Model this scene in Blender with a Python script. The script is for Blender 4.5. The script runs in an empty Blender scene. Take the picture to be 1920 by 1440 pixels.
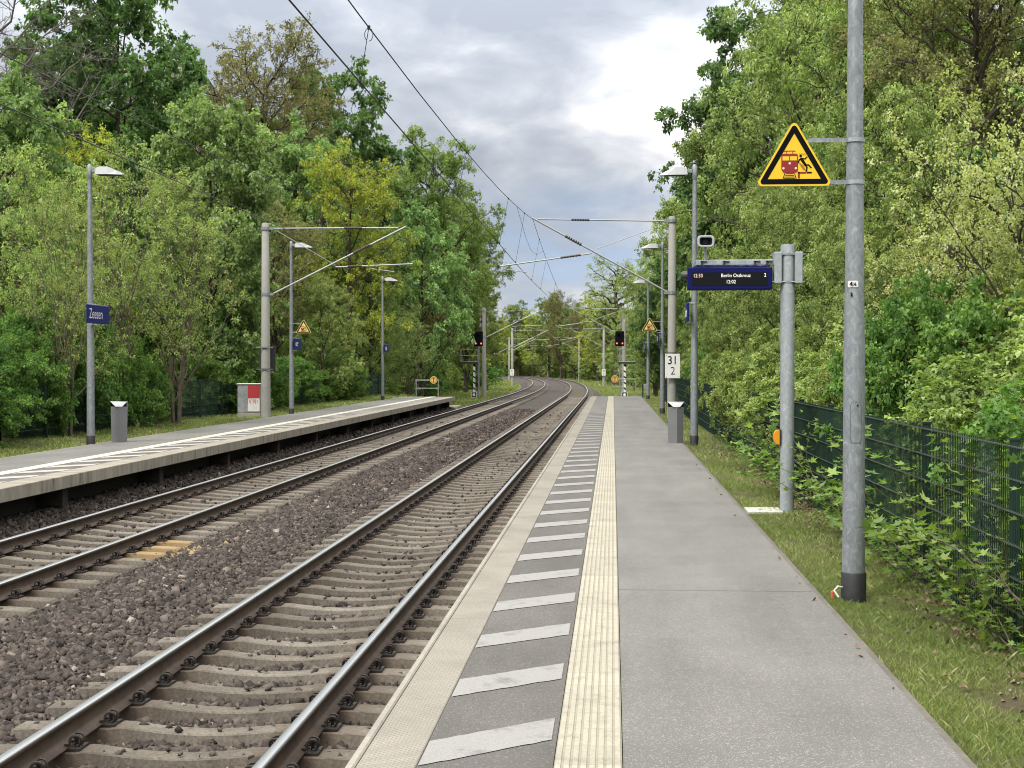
import bpy, math, random
import numpy as np
from mathutils import Vector, Matrix

random.seed(7)
S = bpy.context.scene
COL = S.collection
R = math.radians

# ------------------------------------------------------------------ camera
PSI, PIT, EYE = math.atan(189 / 2670), math.atan(36 / 2670), 1.7
cd = bpy.data.cameras.new("camera")
cd.sensor_width = 36.0
cd.lens = 36.0 * 2670 / 1920
cd.clip_start, cd.clip_end = 0.1, 5000
cam = bpy.data.objects.new("camera", cd)
COL.objects.link(cam)
cam.location = (0, 0, EYE)
cam.rotation_euler = (math.pi / 2 - PIT, 0, PSI)
S.camera = cam

# ------------------------------------------------------------------ exposure / colour
S.view_settings.view_transform = 'Standard'
S.view_settings.look = 'None'
S.view_settings.gamma = 1
S.view_settings.exposure = 0.85
S.cycles.filter_width = 1.05
S.cycles.max_bounces = 8
S.cycles.diffuse_bounces = 5
S.cycles.glossy_bounces = 2
S.cycles.transmission_bounces = 3
S.cycles.transparent_max_bounces = 4
S.cycles.caustics_reflective = False
S.cycles.caustics_refractive = False
S.cycles.sample_clamp_indirect = 6.0

# ------------------------------------------------------------------ world: sky seen through broken cloud
SUN_EL, SUN_AZ = R(52), R(215)      # azimuth clockwise from +Y
W = bpy.data.worlds.new("World")
S.world = W
W.use_nodes = True
nt = W.node_tree
nt.nodes.clear()


def N(t, typ, **kw):
    n = t.nodes.new(typ)
    for k, v in kw.items():
        if k == 'inp':
            for a, b in v.items():
                n.inputs[a].default_value = b
        else:
            setattr(n, k, v)
    return n


def L(t, a, b):
    t.links.new(a, b)


def MATH(t, op, a, b=None, clamp=False):
    n = t.nodes.new('ShaderNodeMath')
    n.operation = op
    n.use_clamp = clamp
    for i, v in enumerate((a, b)):
        if v is None:
            continue
        if isinstance(v, (int, float)):
            n.inputs[i].default_value = v
        else:
            t.links.new(v, n.inputs[i])
    return n.outputs[0]


def RAMP(t, fac, stops, interp='LINEAR'):
    n = t.nodes.new('ShaderNodeValToRGB')
    n.color_ramp.interpolation = interp
    el = n.color_ramp.elements
    while len(el) < len(stops):
        el.new(0.5)
    for e, (p, c) in zip(el, stops):
        e.position = p
        e.color = (c, c, c, 1) if isinstance(c, (int, float)) else (*c, 1)
    if fac is not None:
        t.links.new(fac, n.inputs[0])
    return n.outputs[0]


def MIX(t, fac, a, b, mode='MIX'):
    n = t.nodes.new('ShaderNodeMix')
    n.data_type = 'RGBA'
    n.blend_type = mode
    for s, v in ((n.inputs[0], fac), (n.inputs[6], a), (n.inputs[7], b)):
        if isinstance(v, (int, float)):
            s.default_value = v if s == n.inputs[0] else (v, v, v, 1)
        elif isinstance(v, tuple):
            s.default_value = (*v, 1)
        else:
            t.links.new(v, s)
    return n.outputs[2]


sky = N(nt, 'ShaderNodeTexSky', sky_type='NISHITA', sun_disc=False, sun_elevation=SUN_EL, sun_rotation=SUN_AZ)
geo = N(nt, 'ShaderNodeTexCoord')
sep = N(nt, 'ShaderNodeSeparateXYZ')
L(nt, geo.outputs['Generated'], sep.inputs[0])
mp = N(nt, 'ShaderNodeMapping', inp={'Scale': (1.0, 1.0, 2.3), 'Location': (3.3, 0.9, 2.1), 'Rotation': (0, 0, R(-8))})
L(nt, geo.outputs['Generated'], mp.inputs[0])
n1 = N(nt, 'ShaderNodeTexNoise', inp={'Scale': 3.6, 'Detail': 8.0, 'Roughness': 0.52, 'Distortion': 0.25})
n2 = N(nt, 'ShaderNodeTexNoise', inp={'Scale': 14.0, 'Detail': 7.0, 'Roughness': 0.55, 'Distortion': 0.4})
L(nt, mp.outputs[0], n1.inputs['Vector'])
L(nt, mp.outputs[0], n2.inputs['Vector'])
cl = MATH(nt, 'ADD', MATH(nt, 'MULTIPLY', n1.outputs[0], 0.72), MATH(nt, 'MULTIPLY', n2.outputs[0], 0.28))
# cloud tone: blue-grey bellies to bright white tops
cloud = RAMP(nt, cl, [(0.40, (3.05, 3.35, 3.9)), (0.465, (3.9, 4.2, 4.7)), (0.53, (5.6, 5.75, 6.05)), (0.58, (8.0, 8.0, 8.0))])
# overcast sky grows brighter towards the zenith
zen = MATH(nt, 'ADD', MATH(nt, 'MULTIPLY', MATH(nt, 'MAXIMUM', sep.outputs[2], 0.0), 2.75), 0.42)
cloud = MIX(nt, RAMP(nt, sep.outputs[2], [(0.28, 0.0), (0.6, 0.9)]), cloud, (5.6, 5.45, 5.2))
cloud2 = MIX(nt, 1.0, cloud, zen, 'MULTIPLY')
# low band: gaps where the blue sky shows through
low = RAMP(nt, sep.outputs[2], [(0.0, 1.0), (0.07, 0.85), (0.14, 0.0)])
gap = RAMP(nt, n2.outputs[0], [(0.38, 1.0), (0.62, 0.25)])
gapf = MATH(nt, 'MULTIPLY', low, gap, True)
skyc = MIX(nt, 0.75, sky.outputs[0], (2.1, 2.9, 4.6))
mixs = MIX(nt, gapf, cloud2, skyc)
bg = N(nt, 'ShaderNodeBackground', inp={'Strength': 0.1})
L(nt, mixs, bg.inputs[0])
wo = N(nt, 'ShaderNodeOutputWorld')
L(nt, bg.outputs[0], wo.inputs[0])

# ------------------------------------------------------------------ sun through thin cloud
sd = bpy.data.lights.new("sun", 'SUN')
sd.energy = 1.9
sd.angle = R(14)
sd.color = (1.0, 0.955, 0.88)
sun = bpy.data.objects.new("sun", sd)
COL.objects.link(sun)
sdir = Vector((math.sin(SUN_AZ) * math.cos(SUN_EL), math.cos(SUN_AZ) * math.cos(SUN_EL), math.sin(SUN_EL)))
sun.rotation_euler = (-sdir).to_track_quat('-Z', 'Y').to_euler()

# ------------------------------------------------------------------ surveying helpers: photograph pixel -> world point
FW = Vector((-math.sin(PSI) * math.cos(PIT), math.cos(PSI) * math.cos(PIT), -math.sin(PIT)))
RT = Vector((math.cos(PSI), math.sin(PSI), 0))
UP = RT.cross(FW)


def ray(px, py):
    return FW + RT * ((px - 960) / 2670) + UP * ((720 - py) / 2670)


def atY(px, py, Y):
    r = ray(px, py)
    return Vector((0, 0, EYE)) + r * (Y / r.y)


def atZ(px, py, z):
    r = ray(px, py)
    return Vector((0, 0, EYE)) + r * ((z - EYE) / r.z)


# ------------------------------------------------------------------ materials
K = 0.82      # overall reflectance of built surfaces


def kc(c):
    return tuple(x * K for x in c)


def new_mat(name):
    m = bpy.data.materials.new(name)
    m.use_nodes = True
    t = m.node_tree
    t.nodes.clear()
    o = t.nodes.new('ShaderNodeOutputMaterial')
    b = t.nodes.new('ShaderNodeBsdfPrincipled')
    t.links.new(b.outputs[0], o.inputs[0])
    return m, t, b, o


def noise(t, scale, detail=3.0, rough=0.55, vec=None, out=0):
    n = N(t, 'ShaderNodeTexNoise', inp={'Scale': scale, 'Detail': detail, 'Roughness': rough})
    if vec is None:
        tc = N(t, 'ShaderNodeTexCoord')
        vec = tc.outputs['Object']
    L(t, vec, n.inputs['Vector'])
    return n.outputs[out]


def voro(t, scale, feature='F1', out='Color'):
    n = N(t, 'ShaderNodeTexVoronoi', feature=feature, inp={'Scale': scale})
    tc = N(t, 'ShaderNodeTexCoord')
    L(t, tc.outputs['Object'], n.inputs['Vector'])
    return n.outputs[out]


def bump(t, b, h, strength=0.3, dist=0.01):
    n = N(t, 'ShaderNodeBump', inp={'Strength': strength, 'Distance': dist})
    L(t, h, n.inputs['Height'])
    L(t, n.outputs[0], b.inputs['Normal'])


def simple(name, col, rough=0.6, metal=0.0, var=0.12, scale=4.0, bscale=0, bstr=0.2, spec=0.5):
    m, t, b, o = new_mat(name)
    col = kc(col)
    c0 = tuple(max(0, c * (1 - var)) for c in col)
    c1 = tuple(min(1, c * (1 + var)) for c in col)
    L(t, RAMP(t, noise(t, scale, 5), [(0.3, c0), (0.7, c1)]), b.inputs['Base Color'])
    b.inputs['Roughness'].default_value = rough
    b.inputs['Metallic'].default_value = metal
    b.inputs['Specular IOR Level'].default_value = spec
    if bscale:
        bump(t, b, noise(t, bscale, 4), bstr)
    return m


def emit(name, col, strength):
    m, t, b, o = new_mat(name)
    b.inputs['Base Color'].default_value = (*[c * .5 for c in col], 1)
    b.inputs['Emission Color'].default_value = (*col, 1)
    b.inputs['Emission Strength'].default_value = strength
    return m


def asphalt(name, dark, mid, light, sc=1.0):
    m, t, b, o = new_mat(name)
    dark, mid, light = kc(dark), kc(mid), kc(light)
    sp = noise(t, 190 * sc, 3, 0.75)
    c = RAMP(t, sp, [(0.34, dark), (0.50, mid), (0.58, mid), (0.68, light)])
    v = voro(t, 150 * sc, 'F1', 'Color')
    s2 = N(t, 'ShaderNodeSeparateColor')
    L(t, v, s2.inputs[0])
    c = MIX(t, MATH(t, 'MULTIPLY', RAMP(t, s2.outputs[0], [(0.86, 0.0), (0.93, 1.0)]), 0.55), c, light)
    big = RAMP(t, noise(t, 0.7, 5, 0.6), [(0.3, 0.84), (0.7, 1.12)])
    c = MIX(t, 1.0, c, big, 'MULTIPLY')
    st = RAMP(t, noise(t, 3.1, 6, 0.7), [(0.30, 0.80), (0.42, 1.0)])
    c = MIX(t, 0.6, c, st, 'MULTIPLY')
    gum = RAMP(t, voro(t, 1.7, 'F1', 'Distance'), [(0.0, 1.0), (0.018, 1.0), (0.03, 0.0)])
    c = MIX(t, MATH(t, 'MULTIPLY', gum, 0.6), c, dark)
    long_ = N(t, 'ShaderNodeMapping', inp={'Scale': (1.4, 0.22, 1)})
    tc_ = N(t, 'ShaderNodeTexCoord')
    L(t, tc_.outputs['Object'], long_.inputs[0])
    c = MIX(t, 0.5, c, RAMP(t, noise(t, 1.6, 5, 0.6, long_.outputs[0]), [(0.35, 0.78), (0.62, 1.12)]), 'MULTIPLY')
    L(t, c, b.inputs['Base Color'])
    b.inputs['Roughness'].default_value = 0.85
    b.inputs['Specular IOR Level'].default_value = 0.3
    bump(t, b, sp, 0.5, 0.004)
    return m


M = {}
M['asphalt'] = asphalt('asphalt', (0.070, 0.069, 0.064), (0.172, 0.170, 0.159), (0.42, 0.415, 0.395))
M['asphalt_dark'] = asphalt('asphalt_dark', (0.07, 0.066, 0.061), (0.125, 0.119, 0.111), (0.25, 0.24, 0.23))


def concrete(name, base, var=0.2, stain=0.3, fine=60, wave=0):
    m, t, b, o = new_mat(name)
    base = kc(base)
    f = noise(t, fine, 5, 0.7)
    lo = tuple(c * (1 - var) for c in base)
    hi = tuple(min(1, c * (1 + var)) for c in base)
    c = RAMP(t, f, [(0.32, lo), (0.68, hi)])
    c = MIX(t, stain, c, RAMP(t, noise(t, 1.6, 7, 0.65), [(0.32, 0.45), (0.6, 1.1)]), 'MULTIPLY')
    h = f
    if wave:
        v = N(t, 'ShaderNodeTexBrick', inp={'Scale': wave, 'Mortar Size': 0.06, 'Brick Width': 0.5, 'Row Height': 0.25})
        v.inputs['Color1'].default_value = (1, 1, 1, 1)
        v.inputs['Color2'].default_value = (0.93, 0.93, 0.93, 1)
        v.inputs['Mortar'].default_value = (0.6, 0.6, 0.6, 1)
        tc = N(t, 'ShaderNodeTexCoord')
        L(t, tc.outputs['Object'], v.inputs['Vector'])
        c = MIX(t, 0.8, c, v.outputs[0], 'MULTIPLY')
        h = MATH(t, 'ADD', MATH(t, 'MULTIPLY', v.outputs[1], -0.7), f)
    L(t, c, b.inputs['Base Color'])
    b.inputs['Roughness'].default_value = 0.9
    b.inputs['Specular IOR Level'].default_value = 0.25
    bump(t, b, h, 0.35, 0.006)
    return m


M['edge'] = concrete('edge_concrete', (0.345, 0.32, 0.275), 0.18, 0.35, 80, 14)
M['kerb'] = concrete('kerb_concrete', (0.335, 0.312, 0.272), 0.15, 0.4, 50)
M['sleeper'] = concrete('sleeper_concrete', (0.176, 0.157, 0.131), 0.35, 0.75, 40)
M['sleeper_yellow'] = concrete('sleeper_yellow', (0.176, 0.157, 0.131), 0.35, 0.75, 40)


def dust_sleeper(m):
    # brake dust beside the rails, and no two sleepers quite alike
    t = m.node_tree
    b = [n for n in t.nodes if n.type == 'BSDF_PRINCIPLED'][0]
    src = b.inputs['Base Color'].links[0].from_socket
    tc = N(t, 'ShaderNodeTexCoord')
    s = N(t, 'ShaderNodeSeparateXYZ')
    L(t, tc.outputs['Object'], s.inputs[0])
    d = MATH(t, 'ABSOLUTE', MATH(t, 'SUBTRACT', MATH(t, 'ABSOLUTE', s.outputs[0]), 0.7535))
    f = MATH(t, 'ADD', d, MATH(t, 'MULTIPLY', MATH(t, 'SUBTRACT', noise(t, 9, 5), 0.5), 0.35))
    c = MIX(t, RAMP(t, f, [(0.06, 0.75), (0.34, 0.0)]), src, (0.075, 0.052, 0.037))
    oi = N(t, 'ShaderNodeObjectInfo')
    c = MIX(t, 1.0, c, RAMP(t, oi.outputs['Random'], [(0.0, (0.74, 0.72, 0.70)), (0.5, (1.0, 0.99, 0.97)), (1.0, (1.18, 1.19, 1.20))]), 'MULTIPLY')
    L(t, c, b.inputs['Base Color'])


dust_sleeper(M['sleeper'])
dust_sleeper(M['sleeper_yellow'])


def stain_sleeper():
    t = M['sleeper_yellow'].node_tree
    b = [n for n in t.nodes if n.type == 'BSDF_PRINCIPLED'][0]
    src = b.inputs['Base Color'].links[0].from_socket
    tc = N(t, 'ShaderNodeTexCoord')
    s = N(t, 'ShaderNodeSeparateXYZ')
    L(t, tc.outputs['Object'], s.inputs[0])
    f = MATH(t, 'ADD', s.outputs[0], MATH(t, 'MULTIPLY', noise(t, 5, 4), 0.5))
    L(t, MIX(t, RAMP(t, f, [(0.95, 0.0), (1.0, 0.0)]) if False else MATH(t, 'MULTIPLY', MATH(t, 'GREATER_THAN', f, 1.12), 0.55), src, (0.33, 0.22, 0.085)), b.inputs['Base Color'])


stain_sleeper()
M['mast'] = concrete('mast_concrete', (0.36, 0.35, 0.325), 0.08, 0.25, 30)
M['plinth'] = concrete('plinth_concrete', (0.16, 0.145, 0.125), 0.2, 0.5, 25)
M['block'] = concrete('block_concrete_shaded', (0.10, 0.088, 0.072), 0.2, 0.5, 25)  # support blocks, darkened in colour for the shade under the far platform
M['beam_shaded'] = concrete('beam_concrete_shaded', (0.04, 0.035, 0.030), 0.2, 0.5, 25)  # support beams, shade under the overhang put into the colour
M['slab'] = concrete('slab_cover', (0.58, 0.57, 0.53), 0.08, 0.25, 60)


# fascia with vertical weather streaks
def fascia():
    m, t, b, o = new_mat('fascia_concrete')
    tc = N(t, 'ShaderNodeTexCoord')
    mpn = N(t, 'ShaderNodeMapping', inp={'Scale': (1, 7, 1.2)})
    L(t, tc.outputs['Object'], mpn.inputs[0])
    f = noise(t, 1.0, 6, 0.65, mpn.outputs[0])
    c = RAMP(t, f, [(0.30, (0.105, 0.085, 0.066)), (0.45, (0.21, 0.19, 0.155)), (0.68, (0.30, 0.275, 0.23))])
    L(t, c, b.inputs['Base Color'])
    b.inputs['Roughness'].default_value = 0.9
    bump(t, b, noise(t, 60, 4), 0.3, 0.004)
    return m


M['fascia'] = fascia()


def paint(name, col, under, worn=0.45, sc=9):
    m, t, b, o = new_mat(name)
    col, under = kc(col), kc(under)
    f = noise(t, sc, 8, 0.72)
    f2 = noise(t, 170, 3, 0.7)
    c = MIX(t, RAMP(t, f, [(0.54, 0.0), (0.70, worn)]), col, under)
    c = MIX(t, MATH(t, 'MULTIPLY', RAMP(t, f2, [(0.50, 0.0), (0.72, 1.0)]), worn), c, under)
    L(t, c, b.inputs['Base Color'])
    b.inputs['Roughness'].default_value = 0.8
    bump(t, b, f2, 0.3, 0.003)
    return m


M['hatch'] = paint('hatch_paint', (0.30, 0.298, 0.285), (0.14, 0.137, 0.129), 0.9, 4)
M['hatch_far'] = paint('hatch_paint_far', (0.42, 0.405, 0.37), (0.22, 0.208, 0.185), 0.45)


def tactile():
    m, t, b, o = new_mat('tactile_tile')
    tc = N(t, 'ShaderNodeTexCoord')
    s = N(t, 'ShaderNodeSeparateXYZ')
    L(t, tc.outputs['Object'], s.inputs[0])
    y = MATH(t, 'DIVIDE', s.outputs[1], 0.3)
    fr = MATH(t, 'FRACT', y)
    j = RAMP(t, fr, [(0.0, 1.0), (0.015, 1.0), (0.03, 0.0), (1.0, 0.0)])
    cell = N(t, 'ShaderNodeTexWhiteNoise', noise_dimensions='1D')
    L(t, MATH(t, 'FLOOR', y), cell.inputs['W'])
    c = MIX(t, cell.outputs[0], (0.31, 0.30, 0.243), (0.395, 0.38, 0.31))
    z = RAMP(t, s.outputs[2], [(0.0, 0.0), (0.0075, 0.0), (0.0095, 1.0)])
    c = MIX(t, z, (0.27, 0.24, 0.18), c)
    c = MIX(t, MATH(t, 'MULTIPLY', j, 0.8), c, (0.22, 0.19, 0.13))
    c = MIX(t, 0.55, c, RAMP(t, noise(t, 5, 7, 0.7), [(0.3, 0.5), (0.5, 1.05)]), 'MULTIPLY')
    c = MIX(t, 0.6, c, RAMP(t, noise(t, 60, 4, 0.7), [(0.3, 0.6), (0.55, 1.0)]), 'MULTIPLY')
    L(t, c, b.inputs['Base Color'])
    b.inputs['Roughness'].default_value = 0.8
    return m


M['tactile'] = tactile()


def galv(name, a=(0.30, 0.325, 0.34), bb=(0.50, 0.525, 0.54), sc=26):
    m, t, b, o = new_mat(name)
    a, bb = kc(a), kc(bb)
    tc = N(t, 'ShaderNodeTexCoord')
    mpn = N(t, 'ShaderNodeMapping', inp={'Scale': (1, 1, 0.55)})
    L(t, tc.outputs['Object'], mpn.inputs[0])
    nz = N(t, 'ShaderNodeTexNoise', inp={'Scale': sc * 0.7, 'Detail': 6.0, 'Roughness': 0.7, 'Distortion': 1.2})
    L(t, mpn.outputs[0], nz.inputs['Vector'])
    c = RAMP(t, nz.outputs[0], [(0.30, a), (0.48, tuple((x + y) / 2 for x, y in zip(a, bb))), (0.60, bb), (0.68, tuple(min(1, x * 1.35) for x in bb))])
    c = MIX(t, 0.5, c, RAMP(t, noise(t, 3, 4), [(0.3, 0.8), (0.7, 1.1)]), 'MULTIPLY')
    L(t, c, b.inputs['Base Color'])
    b.inputs['Metallic'].default_value = 0.35
    L(t, RAMP(t, nz.outputs[0], [(0.3, 0.6), (0.7, 0.42)]), b.inputs['Roughness'])
    return m


M['galv'] = galv('galvanised_steel', (0.19, 0.21, 0.225), (0.33, 0.355, 0.37))
M['galv_light'] = galv('galvanised_light', (0.30, 0.335, 0.35), (0.44, 0.475, 0.49), 30)
M['lamp_head'] = simple('lamp_head_grey', (0.46, 0.48, 0.49), 0.45, 0.2, 0.05)
M['black'] = simple('black_rubber', (0.02, 0.021, 0.023), 0.6, 0, 0.3, 20)
M['dark'] = simple('dark_plastic', (0.035, 0.037, 0.04), 0.5)
M['blue'] = simple('sign_blue', (0.008, 0.015, 0.125), 0.5, 0, 0.06, spec=0.2)
M['navy'] = simple('navy_frame', (0.004, 0.006, 0.085), 0.5, 0, 0.06, spec=0.15)
M['screen'] = simple('screen_glass', (0.009, 0.011, 0.012), 0.5, 0, 0.1, spec=0.08)
M['white'] = simple('white_enamel', (0.78, 0.78, 0.76), 0.4, 0, 0.05)
M['yellow'] = simple('sign_yellow', (0.86, 0.57, 0.014), 0.35, 0, 0.04)
M['pale_yellow'] = simple('sign_pale_yellow', (0.80, 0.66, 0.20), 0.4, 0, 0.04)
M['sign_black'] = simple('sign_black', (0.005, 0.005, 0.008), 0.8, spec=0.08)
M['red'] = simple('pictogram_red', (0.27, 0.010, 0.014), 0.4, 0, 0.06)
M['orange'] = simple('orange_plastic', (0.75, 0.30, 0.01), 0.4, 0, 0.06)
M['amber'] = simple('amber_sign', (0.80, 0.52, 0.13), 0.45, 0, 0.04)
M['led'] = emit('led_text', (1.0, 0.94, 0.88), 0.42)
M['led_red'] = emit('led_text_warm', (1.0, 0.72, 0.62), 0.4)
M['signal_red'] = emit('signal_lamp', (1.0, 0.24, 0.16), 0.85)
M['bin'] = simple('bin_grey', (0.20, 0.205, 0.215), 0.5, 0.15, 0.06)
M['bin_lid'] = simple('bin_lid_metal', (0.42, 0.435, 0.45), 0.4, 0.3, 0.06)
M['cabinet'] = simple('cabinet_grey', (0.26, 0.275, 0.28), 0.6, 0, 0.25, 6)
M['cab_red'] = simple('cabinet_red', (0.42, 0.03, 0.035), 0.55, 0, 0.12, 5)
M['cab_white'] = simple('cabinet_white', (0.72, 0.71, 0.70), 0.55, 0, 0.08, 5)
M['alu'] = simple('aluminium_tube', (0.36, 0.37, 0.37), 0.45, 0.4, 0.08)
M['insul'] = simple('insulator_brown', (0.07, 0.05, 0.045), 0.3)
M['wire'] = simple('wire_dark', (0.03, 0.032, 0.035), 0.5, 0.5)
M['fence'] = simple('fence_green', (0.010, 0.032, 0.022), 0.45, 0, 0.25, 3, spec=0.35)
M['fence_bar'] = simple('fence_bar', (0.06, 0.078, 0.068), 0.45, 0.1, 0.25, 3)
M['clip'] = simple('clip_steel', (0.040, 0.033, 0.030), 0.55, 0.5, 0.3, 30)
M['bark'] = simple('bark', (0.075, 0.062, 0.048), 0.9, 0, 0.4, 5, 30, 0.6, spec=0.1)
M['bark_light'] = simple('bark_light', (0.155, 0.13, 0.098), 0.9, 0, 0.35, 5, 30, 0.6, spec=0.1)
M['bark_grey'] = simple('bark_grey', (0.18, 0.16, 0.145), 0.9, 0, 0.3, 5, 30, 0.5, spec=0.1)


def rail_side():
    m, t, b, o = new_mat('rail_rust')
    c = RAMP(t, noise(t, 6, 6, 0.7), [(0.3, (0.042, 0.031, 0.024)), (0.7, (0.105, 0.072, 0.052))])
    L(t, c, b.inputs['Base Color'])
    b.inputs['Roughness'].default_value = 0.65
    b.inputs['Metallic'].default_value = 0.25
    return m


def rail_top():
    m, t, b, o = new_mat('rail_polished')
    tc = N(t, 'ShaderNodeTexCoord')
    mpn = N(t, 'ShaderNodeMapping', inp={'Scale': (60, 0.35, 60)})
    L(t, tc.outputs['Object'], mpn.inputs[0])
    f = noise(t, 1.0, 4, 0.6, mpn.outputs[0])
    L(t, RAMP(t, f, [(0.3, (0.36, 0.37, 0.385)), (0.7, (0.60, 0.62, 0.64))]), b.inputs['Base Color'])
    L(t, RAMP(t, f, [(0.3, 0.42), (0.7, 0.24)]), b.inputs['Roughness'])
    b.inputs['Metallic'].default_value = 0.9
    return m


M['rail'] = rail_side()
M['railtop'] = rail_top()


def by_attr(name, stops, rough=0.85, attr='v', bscale=0, spec=0.3, objvar=0.0):
    m, t, b, o = new_mat(name)
    a = N(t, 'ShaderNodeAttribute', attribute_name=attr)
    c = RAMP(t, a.outputs['Fac'], stops)
    if bscale:
        f = noise(t, bscale, 4, 0.7)
        c = MIX(t, 0.6, c, RAMP(t, f, [(0.3, 0.65), (0.7, 1.2)]), 'MULTIPLY')
        bump(t, b, f, 0.4, 0.004)
    L(t, c, b.inputs['Base Color'])
    b.inputs['Roughness'].default_value = rough
    b.inputs['Specular IOR Level'].default_value = spec
    return m


M['stone'] = by_attr('ballast_stone', [(0.0, (0.026, 0.021, 0.018)), (0.35, (0.055, 0.044, 0.038)), (0.62, (0.088, 0.071, 0.060)),
                                        (0.82, (0.135, 0.112, 0.096)), (0.93, (0.19, 0.152, 0.116)), (0.97, (0.26, 0.235, 0.21)), (1.0, (0.27, 0.20, 0.10))], 0.85, 'v', 35)


def ballast_mat():
    m, t, b, o = new_mat('ballast_bed')
    v = voro(t, 22, 'F1', 'Color')
    s2 = N(t, 'ShaderNodeSeparateColor')
    L(t, v, s2.inputs[0])
    c = RAMP(t, s2.outputs[0], [(0.0, (0.028, 0.023, 0.020)), (0.5, (0.060, 0.048, 0.041)), (0.85, (0.100, 0.081, 0.069)), (1.0, (0.17, 0.142, 0.12))])
    d = voro(t, 22, 'F1', 'Distance')
    c = MIX(t, 0.8, c, RAMP(t, d, [(0.3, 1.0), (0.75, 0.45)]), 'MULTIPLY')
    c = MIX(t, 0.6, c, RAMP(t, noise(t, 0.8, 4), [(0.3, 0.75), (0.7, 1.2)]), 'MULTIPLY')
    L(t, c, b.inputs['Base Color'])
    b.inputs['Roughness'].default_value = 0.9
    bump(t, b, MATH(t, 'MULTIPLY', d, -1.0), 1.0, 0.04)
    return m


M['ballast'] = ballast_mat()


def ground_mat():
    m, t, b, o = new_mat('ground_soil_grass')
    f = noise(t, 0.9, 7, 0.68)
    g = MIX(t, 0.55, noise(t, 14, 6, 0.75), noise(t, 75, 4, 0.75))
    grass = RAMP(t, g, [(0.36, (0.040, 0.052, 0.016)), (0.5, (0.100, 0.118, 0.036)), (0.64, (0.20, 0.205, 0.085))])
    soil = RAMP(t, g, [(0.3, (0.075, 0.058, 0.040)), (0.55, (0.15, 0.125, 0.085)), (0.75, (0.25, 0.21, 0.15))])
    c = MIX(t, RAMP(t, f, [(0.42, 0.0), (0.56, 0.95)]), grass, soil)
    L(t, c, b.inputs['Base Color'])
    b.inputs['Roughness'].default_value = 0.95
    b.inputs['Specular IOR Level'].default_value = 0.1
    bump(t, b, g, 1.0, 0.05)
    return m


M['ground'] = ground_mat()


LEAF_GAIN = 2.05


def leaf_mat(name, stops, trans=0.46, gloss=0.30, hue=0.025):
    """two-sided leaf: reflects above, glows a little through; tone varies leaf by leaf and tree by tree"""
    m = bpy.data.materials.new(name)
    m.use_nodes = True
    t = m.node_tree
    t.nodes.clear()
    o = t.nodes.new('ShaderNodeOutputMaterial')
    a = N(t, 'ShaderNodeAttribute', attribute_name='v')
    stops = [(q, tuple(min(.7, x * LEAF_GAIN) for x in col_)) for q, col_ in stops]
    c = RAMP(t, a.outputs['Fac'], stops)
    oi = N(t, 'ShaderNodeObjectInfo')
    hs = N(t, 'ShaderNodeHueSaturation')
    L(t, MATH(t, 'ADD', MATH(t, 'MULTIPLY', oi.outputs['Random'], hue), 0.5 - hue / 2), hs.inputs['Hue'])
    L(t, MATH(t, 'ADD', MATH(t, 'MULTIPLY', oi.outputs['Random'], 0.25), 0.88), hs.inputs['Value'])
    L(t, c, hs.inputs['Color'])
    b = t.nodes.new('ShaderNodeBsdfPrincipled')
    L(t, hs.outputs[0], b.inputs['Base Color'])
    b.inputs['Roughness'].default_value = 0.5
    b.inputs['Specular IOR Level'].default_value = gloss
    tr = N(t, 'ShaderNodeBsdfTranslucent')
    tc = MIX(t, 1.0, hs.outputs[0], (1.12, 1.2, 0.62), 'MULTIPLY')
    L(t, tc, tr.inputs[0])
    mx = N(t, 'ShaderNodeMixShader', inp={0: trans})
    L(t, b.outputs[0], mx.inputs[1])
    L(t, tr.outputs[0], mx.inputs[2])
    L(t, mx.outputs[0], o.inputs[0])
    return m


M['leaf_dark'] = leaf_mat('leaf_dark_maple', [(0, (0.026, 0.052, 0.020)), (0.5, (0.052, 0.092, 0.034)), (1, (0.100, 0.155, 0.060))])
M['leaf_blue'] = leaf_mat('leaf_fresh_maple', [(0, (0.056, 0.092, 0.034)), (0.5, (0.108, 0.160, 0.064)), (1, (0.200, 0.265, 0.120))])
M['leaf_olive'] = leaf_mat('leaf_olive', [(0, (0.078, 0.108, 0.032)), (0.5, (0.142, 0.186, 0.060)), (1, (0.262, 0.305, 0.125))])
M['leaf_brown'] = leaf_mat('leaf_brownish', [(0, (0.060, 0.060, 0.028)), (0.5, (0.112, 0.110, 0.048)), (1, (0.165, 0.170, 0.072))])
M['leaf_yellow'] = leaf_mat('leaf_yellow', [(0, (0.078, 0.112, 0.022)), (0.5, (0.160, 0.198, 0.038)), (1, (0.300, 0.315, 0.058))])
M['leaf_oak'] = leaf_mat('leaf_oak', [(0, (0.046, 0.068, 0.020)), (0.5, (0.088, 0.120, 0.036)), (1, (0.158, 0.192, 0.064))])
M['leaf_elder'] = leaf_mat('leaf_box_elder', [(0, (0.060, 0.088, 0.026)), (0.5, (0.122, 0.160, 0.052)), (1, (0.250, 0.290, 0.120))])
M['leaf_pale'] = leaf_mat('leaf_pale', [(0, (0.110, 0.140, 0.045)), (0.5, (0.240, 0.270, 0.105)), (1, (0.46, 0.47, 0.25))])
M['leaf_shrub'] = leaf_mat('leaf_shrub', [(0, (0.025, 0.058, 0.014)), (0.5, (0.058, 0.108, 0.026)), (1, (0.115, 0.175, 0.048))])
M['leaf_shoot'] = leaf_mat('leaf_shoot', [(0, (0.032, 0.060, 0.014)), (0.5, (0.072, 0.115, 0.026)), (1, (0.165, 0.215, 0.060))])
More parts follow.
